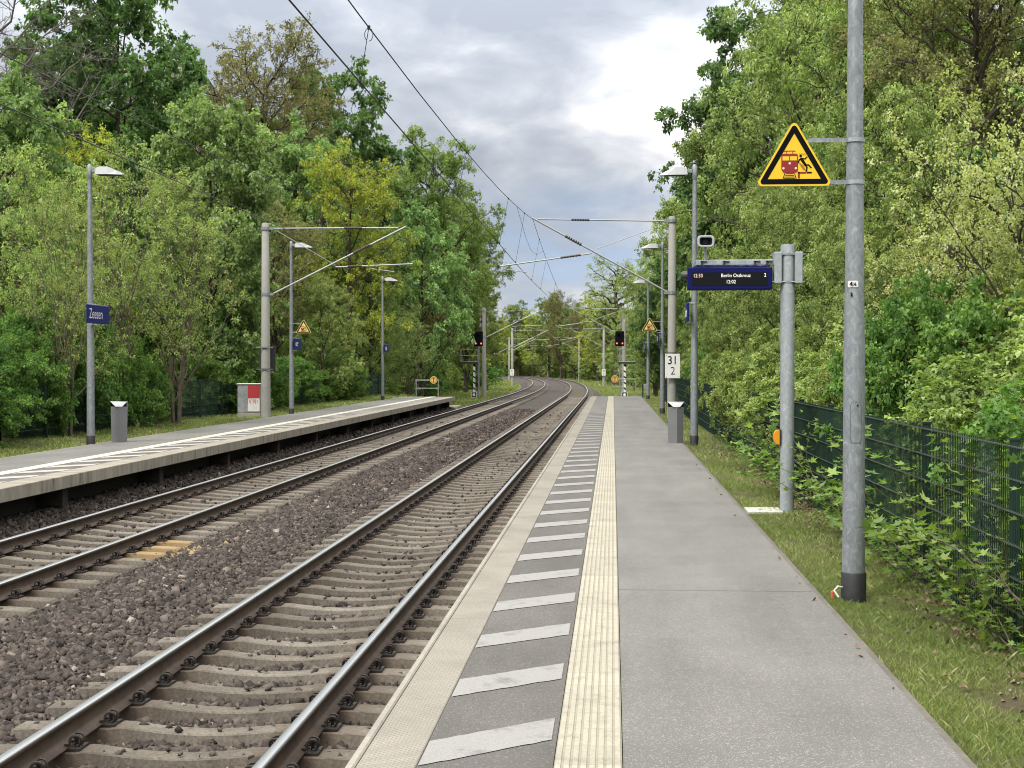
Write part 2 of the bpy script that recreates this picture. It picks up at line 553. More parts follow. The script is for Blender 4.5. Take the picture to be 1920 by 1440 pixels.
M['grass'] = leaf_mat('grass_blade', [(0, (0.050, 0.075, 0.018)), (0.5, (0.098, 0.125, 0.036)), (0.8, (0.145, 0.160, 0.06)), (1, (0.26, 0.235, 0.14))], 0.3, 0.2)
M['fallen'] = by_attr('fallen_leaf', [(0, (0.10, 0.062, 0.040)), (0.5, (0.20, 0.135, 0.09)), (0.85, (0.30, 0.23, 0.17)), (1.0, (0.55, 0.50, 0.44))])


# ------------------------------------------------------------------ object helpers
def tag(o, label=None, cat=None, group=None, kind=None):
    if label:
        o['label'] = label
    if cat:
        o['category'] = cat
    if group:
        o['group'] = group
    if kind:
        o['kind'] = kind
    return o


def empty(name, loc=(0, 0, 0), rz=0, label=None, cat=None, group=None):
    o = bpy.data.objects.new(name, None)
    COL.objects.link(o)
    o.location = loc
    o.rotation_euler = (0, 0, rz)
    o.empty_display_size = 0.2
    return tag(o, label, cat, group)


def copy_tree(o, parent=None):
    c = o.copy()
    COL.objects.link(c)
    c.parent = parent
    for ch in list(o.children):
        copy_tree(ch, c)
    return c


class MB:
    """collects shapes into one mesh"""

    def __init__(s):
        s.v, s.f, s.m = [], [], []

    def add(s, vs, fs, mi=0):
        k = len(s.v)
        s.v += [tuple(p) for p in vs]
        s.f += [tuple(i + k for i in f) for f in fs]
        s.m += [mi] * len(fs)
        return s

    def box(s, lo, hi, mi=0, bev=0.0):
        x0, y0, z0 = lo
        x1, y1, z1 = hi
        if bev:
            b = min(bev, (x1 - x0) / 2.2, (y1 - y0) / 2.2, (z1 - z0) / 2.2)
            vs = []
            for sx, X in ((1, x0), (-1, x1)):
                for sy, Y in ((1, y0), (-1, y1)):
                    for sz, Z in ((1, z0), (-1, z1)):
                        vs += [(X, Y + sy * b, Z + sz * b), (X + sx * b, Y, Z + sz * b), (X + sx * b, Y + sy * b, Z)]
            bm_f = []
            import itertools
            def idx(i, j, k, a):
                return ((i * 2 + j) * 2 + k) * 3 + a
            for i in (0, 1):
                bm_f.append([idx(i, 0, 0, 0), idx(i, 1, 0, 0), idx(i, 1, 1, 0), idx(i, 0, 1, 0)])
                bm_f.append([idx(0, i, 0, 1), idx(1, i, 0, 1), idx(1, i, 1, 1), idx(0, i, 1, 1)])
                bm_f.append([idx(0, 0, i, 2), idx(1, 0, i, 2), idx(1, 1, i, 2), idx(0, 1, i, 2)])
            for i, j in itertools.product((0, 1), (0, 1)):
                bm_f.append([idx(i, j, 0, 0), idx(i, j, 1, 0), idx(i, j, 1, 1), idx(i, j, 0, 1)])
                bm_f.append([idx(i, 0, j, 0), idx(i, 1, j, 0), idx(i, 1, j, 2), idx(i, 0, j, 2)])
                bm_f.append([idx(0, i, j, 1), idx(1, i, j, 1), idx(1, i, j, 2), idx(0, i, j, 2)])
            for i, j, k in itertools.product((0, 1), (0, 1), (0, 1)):
                bm_f.append([idx(i, j, k, 0), idx(i, j, k, 1), idx(i, j, k, 2)])
            c = Vector(((x0 + x1) / 2, (y0 + y1) / 2, (z0 + z1) / 2))
            out = []
            for f in bm_f:
                p = [Vector(vs[q]) for q in f]
                n = (p[1] - p[0]).cross(p[2] - p[0])
                mid = sum(p, Vector()) / len(p)
                out.append(f if n.dot(mid - c) > 0 else f[::-1])
            return s.add(vs, out, mi)
        vs = [(x0, y0, z0), (x1, y0, z0), (x1, y1, z0), (x0, y1, z0), (x0, y0, z1), (x1, y0, z1), (x1, y1, z1), (x0, y1, z1)]
        return s.add(vs, [(3, 2, 1, 0), (4, 5, 6, 7), (0, 1, 5, 4), (1, 2, 6, 5), (2, 3, 7, 6), (3, 0, 4, 7)], mi)

    def tube(s, pts, r, k=8, mi=0, caps=True):
        pts = [Vector(p) for p in pts]
        rs = r if isinstance(r, (list, tuple)) else [r] * len(pts)
        vs = []
        d = (pts[1] - pts[0]).normalized()
        up = Vector((0, 0, 1)) if abs(d.z) < 0.9 else Vector((1, 0, 0))
        a = d.cross(up).normalized()
        for i, p in enumerate(pts):
            if 0 < i < len(pts) - 1:
                d = (pts[i + 1] - pts[i - 1]).normalized()
            elif i:
                d = (pts[i] - pts[i - 1]).normalized()
            a = (a - d * a.dot(d)).normalized()
            b = d.cross(a)
            for q in range(k):
                th = 2 * math.pi * q / k
                vs.append(p + (a * math.cos(th) + b * math.sin(th)) * rs[i])
        fs = []
        for i in range(len(pts) - 1):
            for q in range(k):
                q2 = (q + 1) % k
                fs.append((i * k + q, i * k + q2, (i + 1) * k + q2, (i + 1) * k + q))
        if caps:
            fs.append(tuple(range(k))[::-1])
            fs.append(tuple(range((len(pts) - 1) * k, len(pts) * k)))
        return s.add(vs, fs, mi)

    def prism(s, poly, axis, a, b, mi=0):
        """2-D outline swept along an axis from a to b"""
        n = len(poly)

        def P(u, v, w):
            return {'x': (w, u, v), 'y': (u, w, v), 'z': (u, v, w)}[axis]
        ar = sum(poly[i][0] * poly[(i + 1) % n][1] - poly[(i + 1) % n][0] * poly[i][1] for i in range(n))
        if ar < 0:
            poly = poly[::-1]
        vs = [P(u, v, a) for u, v in poly] + [P(u, v, b) for u, v in poly]
        fs = [tuple(range(n)), tuple(range(2 * n - 1, n - 1, -1))]
        for i in range(n):
            j = (i + 1) % n
            fs.append((i, i + n, j + n, j))
        flip = (axis in 'xz') == (b > a)
        if flip:
            fs = [f[::-1] for f in fs]
        return s.add(vs, fs, mi)

    def build(s, name, mats, parent=None, smooth=False):
        me = bpy.data.meshes.new(name)
        me.from_pydata(s.v, [], s.f)
        for m in (mats if isinstance(mats, (list, tuple)) else [mats]):
            me.materials.append(m)
        me.polygons.foreach_set('material_index', s.m)
        if smooth:
            me.polygons.foreach_set('use_smooth', [True] * len(s.f))
            me.update()
            try:
                me.set_sharp_from_angle(angle=R(40))
            except Exception:
                pass
        me.update()
        o = bpy.data.objects.new(name, me)
        COL.objects.link(o)
        o.parent = parent
        return o


def np_mesh(name, V, F, mats, v=None, midx=None, smooth=False):
    """V (n,3), F (m,k) same-size faces"""
    me = bpy.data.meshes.new(name)
    m, k = F.shape
    me.vertices.add(len(V))
    me.vertices.foreach_set('co', np.ascontiguousarray(V, np.float32).ravel())
    me.loops.add(m * k)
    me.loops.foreach_set('vertex_index', np.ascontiguousarray(F, np.int32).ravel())
    me.polygons.add(m)
    me.polygons.foreach_set('loop_start', np.arange(0, m * k, k, dtype=np.int32))
    me.polygons.foreach_set('loop_total', np.full(m, k, np.int32))
    for mm in (mats if isinstance(mats, (list, tuple)) else [mats]):
        me.materials.append(mm)
    if midx is not None:
        me.polygons.foreach_set('material_index', midx.astype(np.int32))
    if v is not None:
        at = me.attributes.new('v', 'FLOAT', 'FACE')
        at.data.foreach_set('value', np.ascontiguousarray(v, np.float32))
    if smooth:
        me.polygons.foreach_set('use_smooth', np.ones(m, bool))
    me.update(calc_edges=True)
    return me


def obj(name, me, parent=None, loc=(0, 0, 0)):
    o = bpy.data.objects.new(name, me)
    COL.objects.link(o)
    o.parent = parent
    o.location = loc
    return o


def text_mesh(body, size, sx=1.0, depth=0.002, align='CENTER', bold=0.0):
    cu = bpy.data.curves.new('lettering', 'FONT')
    cu.body = body
    cu.size = size
    cu.align_x = align
    cu.align_y = 'CENTER'
    cu.extrude = depth
    cu.offset = bold
    cu.resolution_u = 3
    o = bpy.data.objects.new('lettering', cu)
    COL.objects.link(o)
    dg = bpy.context.evaluated_depsgraph_get()
    me = bpy.data.meshes.new_from_object(o.evaluated_get(dg))
    bpy.data.objects.remove(o)
    bpy.data.curves.remove(cu)
    for p in me.vertices:
        p.co.x *= sx
    return me


def text_obj(name, body, size, mat, parent, loc, rot, sx=1.0, depth=0.002, align='CENTER', bold=0.0):
    me = text_mesh(body, size, sx, depth, align, bold)
    me.materials.clear()
    me.materials.append(mat)
    o = obj(name, me, parent, loc)
    o.rotation_euler = rot
    return o


# ------------------------------------------------------------------ track alignment (straight, then curving away)
Y0C, RC = 98.0, 1440.0


def bend(Y):
    d = np.maximum(0.0, np.asarray(Y, float) - Y0C)
    return -d * d / (2 * RC)


def head(Y):
    return -np.maximum(0.0, np.asarray(Y, float) - Y0C) / RC


def zdrop(Y):
    d = np.maximum(0.0, np.asarray(Y, float) - 150)
    return -d * d * 1.2e-5


def on_track(u, Y, z):
    """point u metres beside the reference line at station Y"""
    a = head(Y)
    return np.stack([u + bend(Y), Y - a * 0 + 0 * u, z + zdrop(Y)], -1)


XN, XF = -2.73, -7.05          # centre lines of the two tracks
RTOP = -0.54                   # rail top
STOP = -0.722                  # sleeper top at the rail seat
PE, PF = -1.13, -8.37          # platform edges
YE_N, YE_F = 77.0, 75.3        # platform ends


def sheet(name, us, ys, zf, mat, kind='structure', jit=0.0, seed=1):
    rng = np.random.default_rng(seed)
    U, Yg = np.meshgrid(us, ys)
    Z = zf(U, Yg) + rng.normal(0, 1, U.shape) * jit
    P = on_track(U, Yg, Z)
    n, m = U.shape
    idx = np.arange(n * m).reshape(n, m)
    F = np.stack([idx[:-1, :-1], idx[:-1, 1:], idx[1:, 1:], idx[1:, :-1]], -1).reshape(-1, 4)
    o = obj(name, np_mesh(name, P.reshape(-1, 3), F, mat, smooth=True))
    o['kind'] = kind
    return o


def sstep(a, b, x):
    t = np.clip((x - a) / (b - a), 0, 1)
    return t * t * (3 - 2 * t)


def ground_z(u, Y):
    """natural ground: level with the platforms beside them, falling to the cutting floor beyond their ends"""
    k = sstep(74, 96, Y)
    beside_r = np.where(u > 1.2, -0.035 + 0.02 * np.clip(u - 2.6, 0, 20), -0.95)
    beside_l = np.where(u < -10.9, -0.04 + 0.01 * np.clip(-13 - u, 0, 20), -0.95)
    near = np.where(u > -4.8, beside_r, beside_l)
    du = np.maximum(u - 2.0, -11.0 - u)
    far = -1.12 + 0.035 * np.clip(du, 0, 25)
    far = np.where(du < -1.2, -1.2, far)
    return near * (1 - k) + far * k


us = np.concatenate([[-900, -400, -200, -100, -60], np.arange(-40, -14, 2.0), [-13, -12, -11.3, -10.91, -10.89, -9.5, -8.5, -7, -5, -3, -1.5, -0.6, 0.3, 1.19, 1.21, 1.6, 2.0, 2.6, 3.4], np.arange(5, 40, 2.5), [60, 100, 200, 400, 900]])
ysg = np.concatenate([[-200, -60], np.arange(-20, 120, 2.0), np.arange(120, 520, 10.0), [600, 800, 1200, 2500]])
ground = sheet('ground', us, ysg, ground_z, M['ground'])


def ballast_z(u, Y):
    k = sstep(76, 84, Y)
    rise = 0.24 * sstep(8.05, 8.75, -u)
    inner = -0.825 + 0.075 * np.exp(-((u + 4.88) / 0.55) ** 2) + rise
    sh = np.where(u > -1.3, -0.82 - (u + 1.3) * 0.5, np.where(u < -8.5, -0.82 - (-8.5 - u) * 0.5, inner))
    return sh * k + inner * (1 - k)


bu = np.concatenate([[-9.6, -9.2], np.arange(-8.9, -1.2, 0.22), [-1.15, -0.9, -0.5]])
by = np.concatenate([np.arange(-10, 90, 0.8), np.arange(90, 500, 4.0)])
ballast = sheet('ballast_bed', bu, by, ballast_z, M['ballast'], jit=0.006)

# ------------------------------------------------------------------ platforms
# near platform: cross-section strips laid side by side (each runs from the camera side to the platform end)
YS = -6.0


def strip(name, x0, x1, z0, z1, mat, ya=YS, yb=YE_N, bev=0.0):
    o = MB().box((x0, ya, z0), (x1, yb, z1), 0, bev).build(name, mat)
    o['kind'] = 'structure'
    return o


strip('platform_base', PE + 0.06, 1.52, -1.0, -0.30, M['plinth'])
# edge slabs of about five metres with thin joints, a narrow kerb lip beside the patterned surface
e1, e2 = MB(), MB()
y = YS
while y < YE_N - 0.1:
    y2 = min(y + 5.16, YE_N)
    e1.box((PE + 0.046, y + 0.004, -0.295), (-0.832, y2 - 0.004, 0.0), 0, 0.004)
    e2.box((PE, y + 0.004, -0.295), (PE + 0.040, y2 - 0.004, 0.003), 0, 0.008)
    y = y2
o = e1.build('platform_edge', M['edge']); o['kind'] = 'structure'
o = e2.build('platform_kerb', M['kerb']); o['kind'] = 'structure'
strip('platform_safety_zone', -0.828, -0.252, -0.295, -0.001, M['asphalt_dark'])
strip('platform_pavement', 0.046, 1.50, -0.295, 0.0, M['asphalt'])
strip('pavement_kerb', 1.503, 1.545, -0.295, -0.008, M['plinth'])
strip('platform_end_kerb', -0.2, 1.55, -0.8, 0.002, M['kerb'], YE_N + 0.002, YE_N + 0.14)


def tactile_strip(name, xa, xb, ya, yb):
    n = 8
    w = (xb - xa) / n
    prof = [(xa, -0.05)]
    for i in range(n):
        a = xa + i * w
        prof += [(a + w * 0.06, 0.006), (a + w * 0.16, 0.0105), (a + w * 0.78, 0.0105), (a + w * 0.88, 0.006)]
    prof += [(xb, 0.003), (xb, -0.05)]
    prof[0] = (xa, 0.003)
    prof = [(xa, -0.05)] + prof
    mb = MB()
    mb.prism(prof, 'y', ya, yb)
    o = mb.build(name, M['tactile'])
    o['kind'] = 'structure'
    return o


tactile_strip('tactile_paving', -0.248, 0.042, YS, YE_N)
# joints across the near pavement
jm = MB()
for yj in (10.77, 31.4, 52.0, 72.7):
    jm.box((0.05, yj, -0.01), (1.495, yj + 0.012, 0.0006))
o = jm.build('pavement_joint', simple('joint_bitumen', (0.07, 0.068, 0.064), 0.9)); o['kind'] = 'structure'


def hatch(name, x_edge, x_in, ys0, n, step, wid, skew, mat, z=0.003):
    """slanted painted bars; x_edge is the track side"""
    mb = MB()
    rng = random.Random(3)
    for i in range(n):
        a = ys0 + i * step
        K = 14
        top, bot = [], []
        for q in range(K + 1):
            f = q / K
            x = x_edge + (x_in - x_edge) * f
            yy = a + skew * f
            top.append((x, yy + wid + rng.uniform(-.006, .006), z))
            bot.append((x, yy + rng.uniform(-.006, .006), z))
        vs = bot + top
        fs = [(q, q + 1, K + 2 + q, K + 1 + q) for q in range(K)]
        if x_in < x_edge:
            fs = [f[::-1] for f in fs]
        mb.add(vs, fs)
    o = mb.build(name, mat)
    o['kind'] = 'structure'
    return o


hatch('hatch_marking', -0.822, -0.275, 4.70, 57, 1.262, 0.40, 0.46, M['hatch'])

# far platform: overhanging slab on foundations, the shade beneath it painted into their colour
pf = empty('far_platform', (0, 0, 0)); pf['kind'] = 'structure'
q = MB(); y = 0.0
while y < YE_F - 0.1:
    y2 = min(y + 5.02, YE_F)
    q.box((-8.78, y + 0.005, -0.20), (PF, y2 - 0.005, 0.0), 0, 0.008)
    y = y2
q.build('platform_edge', M['fascia'], pf)
MB().box((-10.6, 0, -0.24), (-8.784, YE_F, -0.012)).build('platform_slab', M['plinth'], pf)
MB().box((-9.10, 0, -1.0), (-8.95, YE_F - 0.3, -0.242)).build('platform_wall', simple('wall_shaded', (0.035, 0.031, 0.028), 0.9), pf)  # wall colour darkened to carry the shade below the slab
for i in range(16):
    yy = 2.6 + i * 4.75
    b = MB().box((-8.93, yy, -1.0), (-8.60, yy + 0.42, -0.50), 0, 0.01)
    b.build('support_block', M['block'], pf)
    MB().box((-8.94, yy - 0.06, -0.498), (-8.52, yy + 0.16, -0.203), 0, 0.006).build('support_beam', M['beam_shaded'], pf)
MB().box((-9.37, 0, -0.012), (-8.784, YE_F, -0.002)).build('safety_zone', M['asphalt_dark'], pf)
MB().box((-11.1, 0, -0.3), (-9.66, YE_F, 0.0)).build('platform_surface', M['asphalt'], pf)
MB().box((-9.657, 0, -0.3), (-9.373, YE_F, 0.009)).build('tactile_paving', simple('tactile_far', (0.54, 0.515, 0.43), 0.8, 0, 0.1, 8), pf)
MB().box((-11.16, 0, -0.3), (-11.103, YE_F, -0.004)).build('kerb', M['kerb'], pf)
h = hatch('hatch_marking', -8.79, -9.36, 2.0, 58, 1.262, 0.50, -0.62, M['hatch_far'], 0.002)
h.parent = pf
del h['kind']
# low concrete steps beyond the far platform's end
st = MB().box((-9.4, YE_F + 0.6, -1.1), (-8.3, YE_F + 2.2, -0.52), 0, 0.01).build('concrete_block', M['kerb'])
tag(st, 'low pale concrete block in the grass at the end of the far platform', 'concrete block')

# ------------------------------------------------------------------ rails
prof = [(-0.075, 0), (-0.075, 0.012), (-0.020, 0.030), (-0.009, 0.045), (-0.009, 0.125), (-0.034, 0.138), (-0.036, 0.160), (-0.027, 0.170), (-0.010, 0.1735),
        (0.010, 0.1735), (0.027, 0.170), (0.036, 0.160), (0.034, 0.138), (0.009, 0.125), (0.009, 0.045), (0.020, 0.030), (0.075, 0.012), (0.075, 0)]


def rail(u, label):
    ys = np.concatenate([np.arange(-4, 96, 2.0), np.arange(96, 490, 3.0)])
    k = len(prof)
    V = []
    for yy in ys:
        a = float(head(yy))
        bx = float(bend(yy))
        dz = float(zdrop(yy))
        for (pu, pz) in prof:
            V.append((u + pu + bx, yy, RTOP - 0.1735 + pz + dz))
    V = np.array(V)
    idx = np.arange(len(ys) * k).reshape(len(ys), k)
    F, mi = [], []
    for j in range(k):
        j2 = (j + 1) % k
        f = np.stack([idx[:-1, j], idx[1:, j], idx[1:, j2], idx[:-1, j2]], -1)
        F.append(f)
        mi.append(np.full(len(f), 1 if 6 <= j <= 10 else 0))
    me = np_mesh('rail', V, np.concatenate(F), [M['rail'], M['railtop']], midx=np.concatenate(mi))
    return tag(obj('rail', me), label, 'rail', 'steel rails of the two tracks')


G2 = 0.7535
rail(XN + G2, 'steel rail of the near track running along the platform edge')
rail(XN - G2, 'steel rail of the near track facing the brown ballast between the tracks')
rail(XF + G2, 'steel rail of the far track facing the ballast between the tracks')
rail(XF - G2, 'steel rail of the far track under the overhanging far platform')

# ------------------------------------------------------------------ sleepers with their spring clips
SP = 0.6
rngS = random.Random(11)


def sleeper_mesh(name, mat, with_clips=False):
    # (u, top z rel. to seat, half width top, half width base)
    sec = [(-1.30, -0.035, 0.085, 0.135), (-1.27, -0.012, 0.100, 0.150), (-1.00, 0.0, 0.100, 0.150), (-0.88, 0.0, 0.098, 0.150), (-0.62, 0.0, 0.098, 0.145),
           (-0.57, 0.007, 0.094, 0.140), (-0.50, 0.004, 0.092, 0.135), (-0.40, -0.008, 0.090, 0.125), (-0.28, -0.020, 0.088, 0.115), (-0.14, -0.029, 0.087, 0.112), (0, -0.032, 0.087, 0.112)]
    sec = sec + [(-a, b, c, d) for a, b, c, d in sec[-2::-1]]
    mb = MB()
    vs, fs = [], []
    for (u, zt, wt, wb) in sec:
        vs += [(u, -wb, -0.2), (u, -wt - 0.005, zt - 0.010), (u, -wt + 0.006, zt - 0.001), (u, 0, zt), (u, wt - 0.006, zt - 0.001), (u, wt + 0.005, zt - 0.010), (u, wb, -0.2)]
    k = 7
    for i in range(len(sec) - 1):
        for j in range(k - 1):
            fs.append((i * k + j, (i + 1) * k + j, (i + 1) * k + j + 1, i * k + j + 1))
    fs.append(tuple(range(k)))
    fs.append(tuple(range((len(sec) - 1) * k, len(sec) * k))[::-1])
    fs = [f[::-1] for f in fs]
    mb.add(vs, fs)
    if with_clips:
        for sx in (-1, 1):
            for io in (-1, 1):
                clip_mb(mb, sx * G2 + io * 0.115, io, 1, True)
    return mb.build(name, [mat, M['clip']])


def clip_mb(mb, cx, io, mi=0, low=False):
    """coiled spring clip, its bolt and its angled guide plate on one side of a rail"""
    mb.box((cx - 0.05, -0.085, 0.0), (cx + 0.05, 0.085, 0.018), mi)
    for sy in (-1, 1):
        pts = []
        n = 5 if low else 11
        for i in range(n + 1):
            th = -0.5 * math.pi + 1.7 * math.pi * i / n
            pts.append((cx + io * (0.004 + 0.034 * math.cos(th)), sy * (0.018 + 0.032 * i / n), 0.055 + 0.034 * math.sin(th)))
        pts.append((cx - io * 0.062, sy * 0.046, 0.030))
        mb.tube(pts, 0.0085, 4 if low else 6, mi)
    mb.tube([(cx, 0, 0.01), (cx, 0, 0.075)], 0.012, 6, mi)
    mb.tube([(cx, 0, 0.062), (cx, 0, 0.084)], 0.02, 6, mi)


SYN = atZ(123, 1403, STOP).y % SP
SYF = (SYN + 0.23) % SP
proto = None
protos = {}


def make_sleeper(mat):
    b = sleeper_mesh('sleeper', mat)
    for sx in (-1, 1):
        for io in (-1, 1):
            mb = MB()
            clip_mb(mb, 0, io)
            c = mb.build('rail_clip', M['clip'], b)
            c.location = (sx * G2 + io * 0.115, 0, 0)
    return b


farmesh = None
dist = []
nlast = {}
for (xc, phase, ya, cnt, lab, grp) in (
        (XN, SYN, 5.4, 170, 'weathered concrete sleeper of the near track, bedded in brown ballast', 'concrete sleepers of the near track'),
        (XF, SYF, 12.6, 125, 'weathered concrete sleeper of the far track, bedded in brown ballast', 'concrete sleepers of the far track')):
    yk = math.ceil((ya - phase) / SP) * SP + phase
    for i in range(cnt):
        yellow = xc == XF and abs(yk - 18.55) < 0.65
        near = yk < (48 if xc == XN else 42)
        key = (yellow, near)
        if key not in protos:
            protos[key] = make_sleeper(M['sleeper_yellow'] if yellow else M['sleeper']) if near else sleeper_mesh('sleeper', M['sleeper'], True)
            s = protos[key]
        else:
            s = copy_tree(protos[key])
        s.location = (xc + float(bend(yk)) + rngS.uniform(-.006, .006), yk + rngS.uniform(-.008, .008), STOP + float(zdrop(yk)))
        s.rotation_euler = (0, 0, float(-head(yk)) * 0 + rngS.uniform(-.006, .006))
        tag(s, 'concrete sleeper of the far track stained with ochre yellow paint' if yellow else lab, 'sleeper', 'yellow stained sleepers' if yellow else grp)
        yk += SP
    nlast[xc] = yk
# the rest of the sleepers, too far off to tell apart
mb = MB()
for xc in (XN, XF):
    yk = nlast[xc]
    while yk < 400:
        c = (xc + float(bend(yk)), yk, STOP + float(zdrop(yk)))
        mb.box((c[0] - 1.3, c[1] - 0.12, c[2] - 0.1), (c[0] + 1.3, c[1] + 0.12, c[2] - 0.01))
        yk += SP
o = mb.build('distant_sleepers', M['sleeper'])
tag(o, 'far concrete sleepers closing up where the tracks curve away', 'sleepers', kind='stuff')

# ------------------------------------------------------------------ ballast stones (crushed rock)
rng = np.random.default_rng(5)
CUBE = np.array([(x, y, z) for x in (-1, 1) for y in (-1, 1) for z in (-1, 1)], float)
CF = np.array([(0, 1, 3, 2), (4, 6, 7, 5), (0, 4, 5, 1), (2, 3, 7, 6), (0, 2, 6, 4), (1, 5, 7, 3)])


def stones(n, u0, u1, y0, y1, size):
    U = rng.uniform(u0, u1, n)
    Y = rng.uniform(y0, y1, n)
    keep = np.ones(n, bool)
    stray = rng.random(n) < 0.045
    ontop = np.zeros(n, bool)
    for xc, ph in ((XN, SYN), (XF, SYF)):
        d = np.abs(((Y - ph + SP / 2) % SP) - SP / 2)
        foot = (np.abs(U - xc) < 1.32) & (d < 0.115)
        ontop |= foot & (d < .08)
        keep &= ~(foot & ~(stray & (d < .08)))
        for sx in (-1, 1):
            keep &= np.abs(U - xc - sx * G2) > 0.085
    keep &= U > -0.48 * Y - 2.5
    keep &= (U > -8.93) & (U < -1.16)
    U, Y, ontop = U[keep], Y[keep], ontop[keep]
    n = len(U)
    s = size * rng.lognormal(0, 0.28, n) * np.where(ontop, .7, 1)
    inside = np.minimum(np.abs(U - XN), np.abs(U - XF)) < 1.25
    lev = ballast_z(U, Y) + np.where(inside, -0.004, 0.016) + rng.uniform(-0.012, 0.016, n)
    lev = np.where(ontop, STOP - .012, lev)
    sh = CUBE[None] * rng.uniform(0.30, 1.0, (n, 8, 3)) * np.stack([s, s * rng.uniform(.55, .95, n), s * rng.uniform(.32, .65, n)], -1)[:, None, :] * 0.5 * 1.38
    # random rotation
    q4 = rng.normal(0, 1, (n, 4)) * np.array([1.3, 0.5, 0.5, 1.3])
    q4 /= np.linalg.norm(q4, axis=1)[:, None]
    w, x, y, z = q4.T
    Rm = np.stack([np.stack([1 - 2 * (y * y + z * z), 2 * (x * y - z * w), 2 * (x * z + y * w)], -1),
                   np.stack([2 * (x * y + z * w), 1 - 2 * (x * x + z * z), 2 * (y * z - x * w)], -1),
                   np.stack([2 * (x * z - y * w), 2 * (y * z + x * w), 1 - 2 * (x * x + y * y)], -1)], 1)
    sh = np.einsum('nij,nkj->nki', Rm, sh)
    P = sh + np.stack([U + bend(Y), Y, lev + zdrop(Y)], -1)[:, None, :]
    val = np.clip(rng.beta(1.5, 2.3, n) * 0.97, 0, 0.96)
    val[rng.random(n) < 0.006] = 0.97
    spot = np.exp(-(((U + 5.75) / 0.5) ** 2 + ((Y - 18.55) / 0.8) ** 2))
    yel = rng.random(n) < spot * 0.22
    val[yel] = 1.0
    return P, val


PS, VS = [], []
for (n, u0, u1, y0, y1, sz) in ((31000, -6.6, -1.1, 6.4, 14, 0.056), (42000, -8.95, -1.1, 14, 24, 0.060), (36000, -8.95, -1.1, 24, 42, 0.074), (16000, -8.95, -1.1, 42, 77, 0.09)):
    P, v = stones(int(n * 1.25), u0, u1, y0, y1, sz)
    PS.append(P)
    VS.append(v)
P = np.concatenate(PS)
v = np.concatenate(VS)
n = len(P)
F = (np.arange(n)[:, None, None] * 8 + CF[None]).reshape(-1, 4)
o = obj('ballast_gravel', np_mesh('ballast_gravel', P.reshape(-1, 3), F, M['stone'], v=np.repeat(v, 6)))
tag(o, 'brown crushed stone ballast lying around and between the tracks', 'ballast', kind='stuff')

# ------------------------------------------------------------------ lamp posts
def make_lamp(side):
    """side -1: head reaches towards -X; +1: towards +X"""
    t = empty('lamp_post')
    n = 12
    zs = [0.02, 1.9, 1.95, 3.2, 4.4, 5.7]
    rs = [0.083, 0.078, 0.074, 0.062, 0.054, 0.046]
    MB().tube([(0, 0, z) for z in zs], rs, 20, 0).build('pole', M['galv'], t, True)
    MB().tube([(0, 0, -0.06), (0, 0, 0.19), (0, 0, 0.20)], [0.092, 0.092, 0.086], 20).build('base_sleeve', M['black'], t, True)
    cap = MB().tube([(0, 0, 5.69), (0, 0, 5.71), (0, 0, 5.98), (0, 0, 6.02)], [0.045, 0.056, 0.056, 0.03], 16)
    cap.build('pole_cap', M['galv'], t, True)
    b = MB()
    b.box((min(0.05 * side, 0.17 * side), -0.035, 5.84), (max(0.05 * side, 0.17 * side), 0.035, 5.92), 0, 0.006)
    b.build('bracket_arm', M['galv'], t)
    sec = [(0.15, 5.80, 5.82, 0.13), (0.17, 5.795, 5.93, 0.14), (0.24, 5.79, 5.955, 0.15), (0.42, 5.79, 5.955, 0.15), (0.62, 5.785, 5.87, 0.13), (0.74, 5.785, 5.81, 0.10)]
    hb = MB()
    vs, fs = [], []
    for (x, zb, zt, w) in sec:
        vs += [(x * side, -w, zb), (x * side, w, zb), (x * side, w * 0.8, zt), (x * side, -w * 0.8, zt)]
    for i in range(len(sec) - 1):
        for j in range(4):
            j2 = (j + 1) % 4
            f = (i * 4 + j, i * 4 + j2, (i + 1) * 4 + j2, (i + 1) * 4 + j)
            fs.append(f if side < 0 else f[::-1])
    fs.append((0, 1, 2, 3) if side > 0 else (3, 2, 1, 0))
    e = len(sec) * 4 - 4
    fs.append((e, e + 1, e + 2, e + 3) if side < 0 else (e + 3, e + 2, e + 1, e))
    hb.add(vs, fs)
    h = hb.build('lamp_head', M['lamp_head'], t)
    MB().box((min(0.2 * side, 0.66 * side), -0.09, 5.778), (max(0.2 * side, 0.66 * side), 0.09, 5.788)).build('lamp_glass', M['dark'], h)
    return t


lampR, lampF = make_lamp(-1), make_lamp(1)
GL_N, GL_F = 'lamp posts along the near platform', 'lamp posts along the far platform'
nl = [(1.765, 10.59, 'thick galvanised lamp post carrying the big yellow warning sign in the grass'),
      (1.75, 30.85, 'grey lamp post standing beside the near platform litter bin, behind the departure display'),
      (1.73, 50.1, 'grey lamp post just beyond the concrete mast with the 31 2 board'),
      (1.75, 71.2, 'small distant lamp post at the far end of the near platform')]
lampsN = []
for i, (x, yy, lab) in enumerate(nl):
    o = lampR if i == 0 else copy_tree(lampR)
    o.location = (x, yy, -0.02)
    tag(o, lab, 'lamp post', GL_N)
    lampsN.append(o)
fl = [(-11.20, 29.9, 'grey lamp post carrying the Zeesen sign beside the far platform bin'),
      (-11.16, 48.9, 'grey lamp post on the far platform with a small yellow warning triangle'),
      (-11.16, 68.6, 'slim lamp post near the end railing of the far platform')]
lampsF = []
for i, (x, yy, lab) in enumerate(fl):
    o = lampF if i == 0 else copy_tree(lampF)
    o.location = (x, yy, -0.02)
    tag(o, lab, 'lamp post', GL_F)
    lampsF.append(o)

# the nearest post has an inspection door, a sticker, a number and a cut cable end at its foot
lp = lampsN[0]


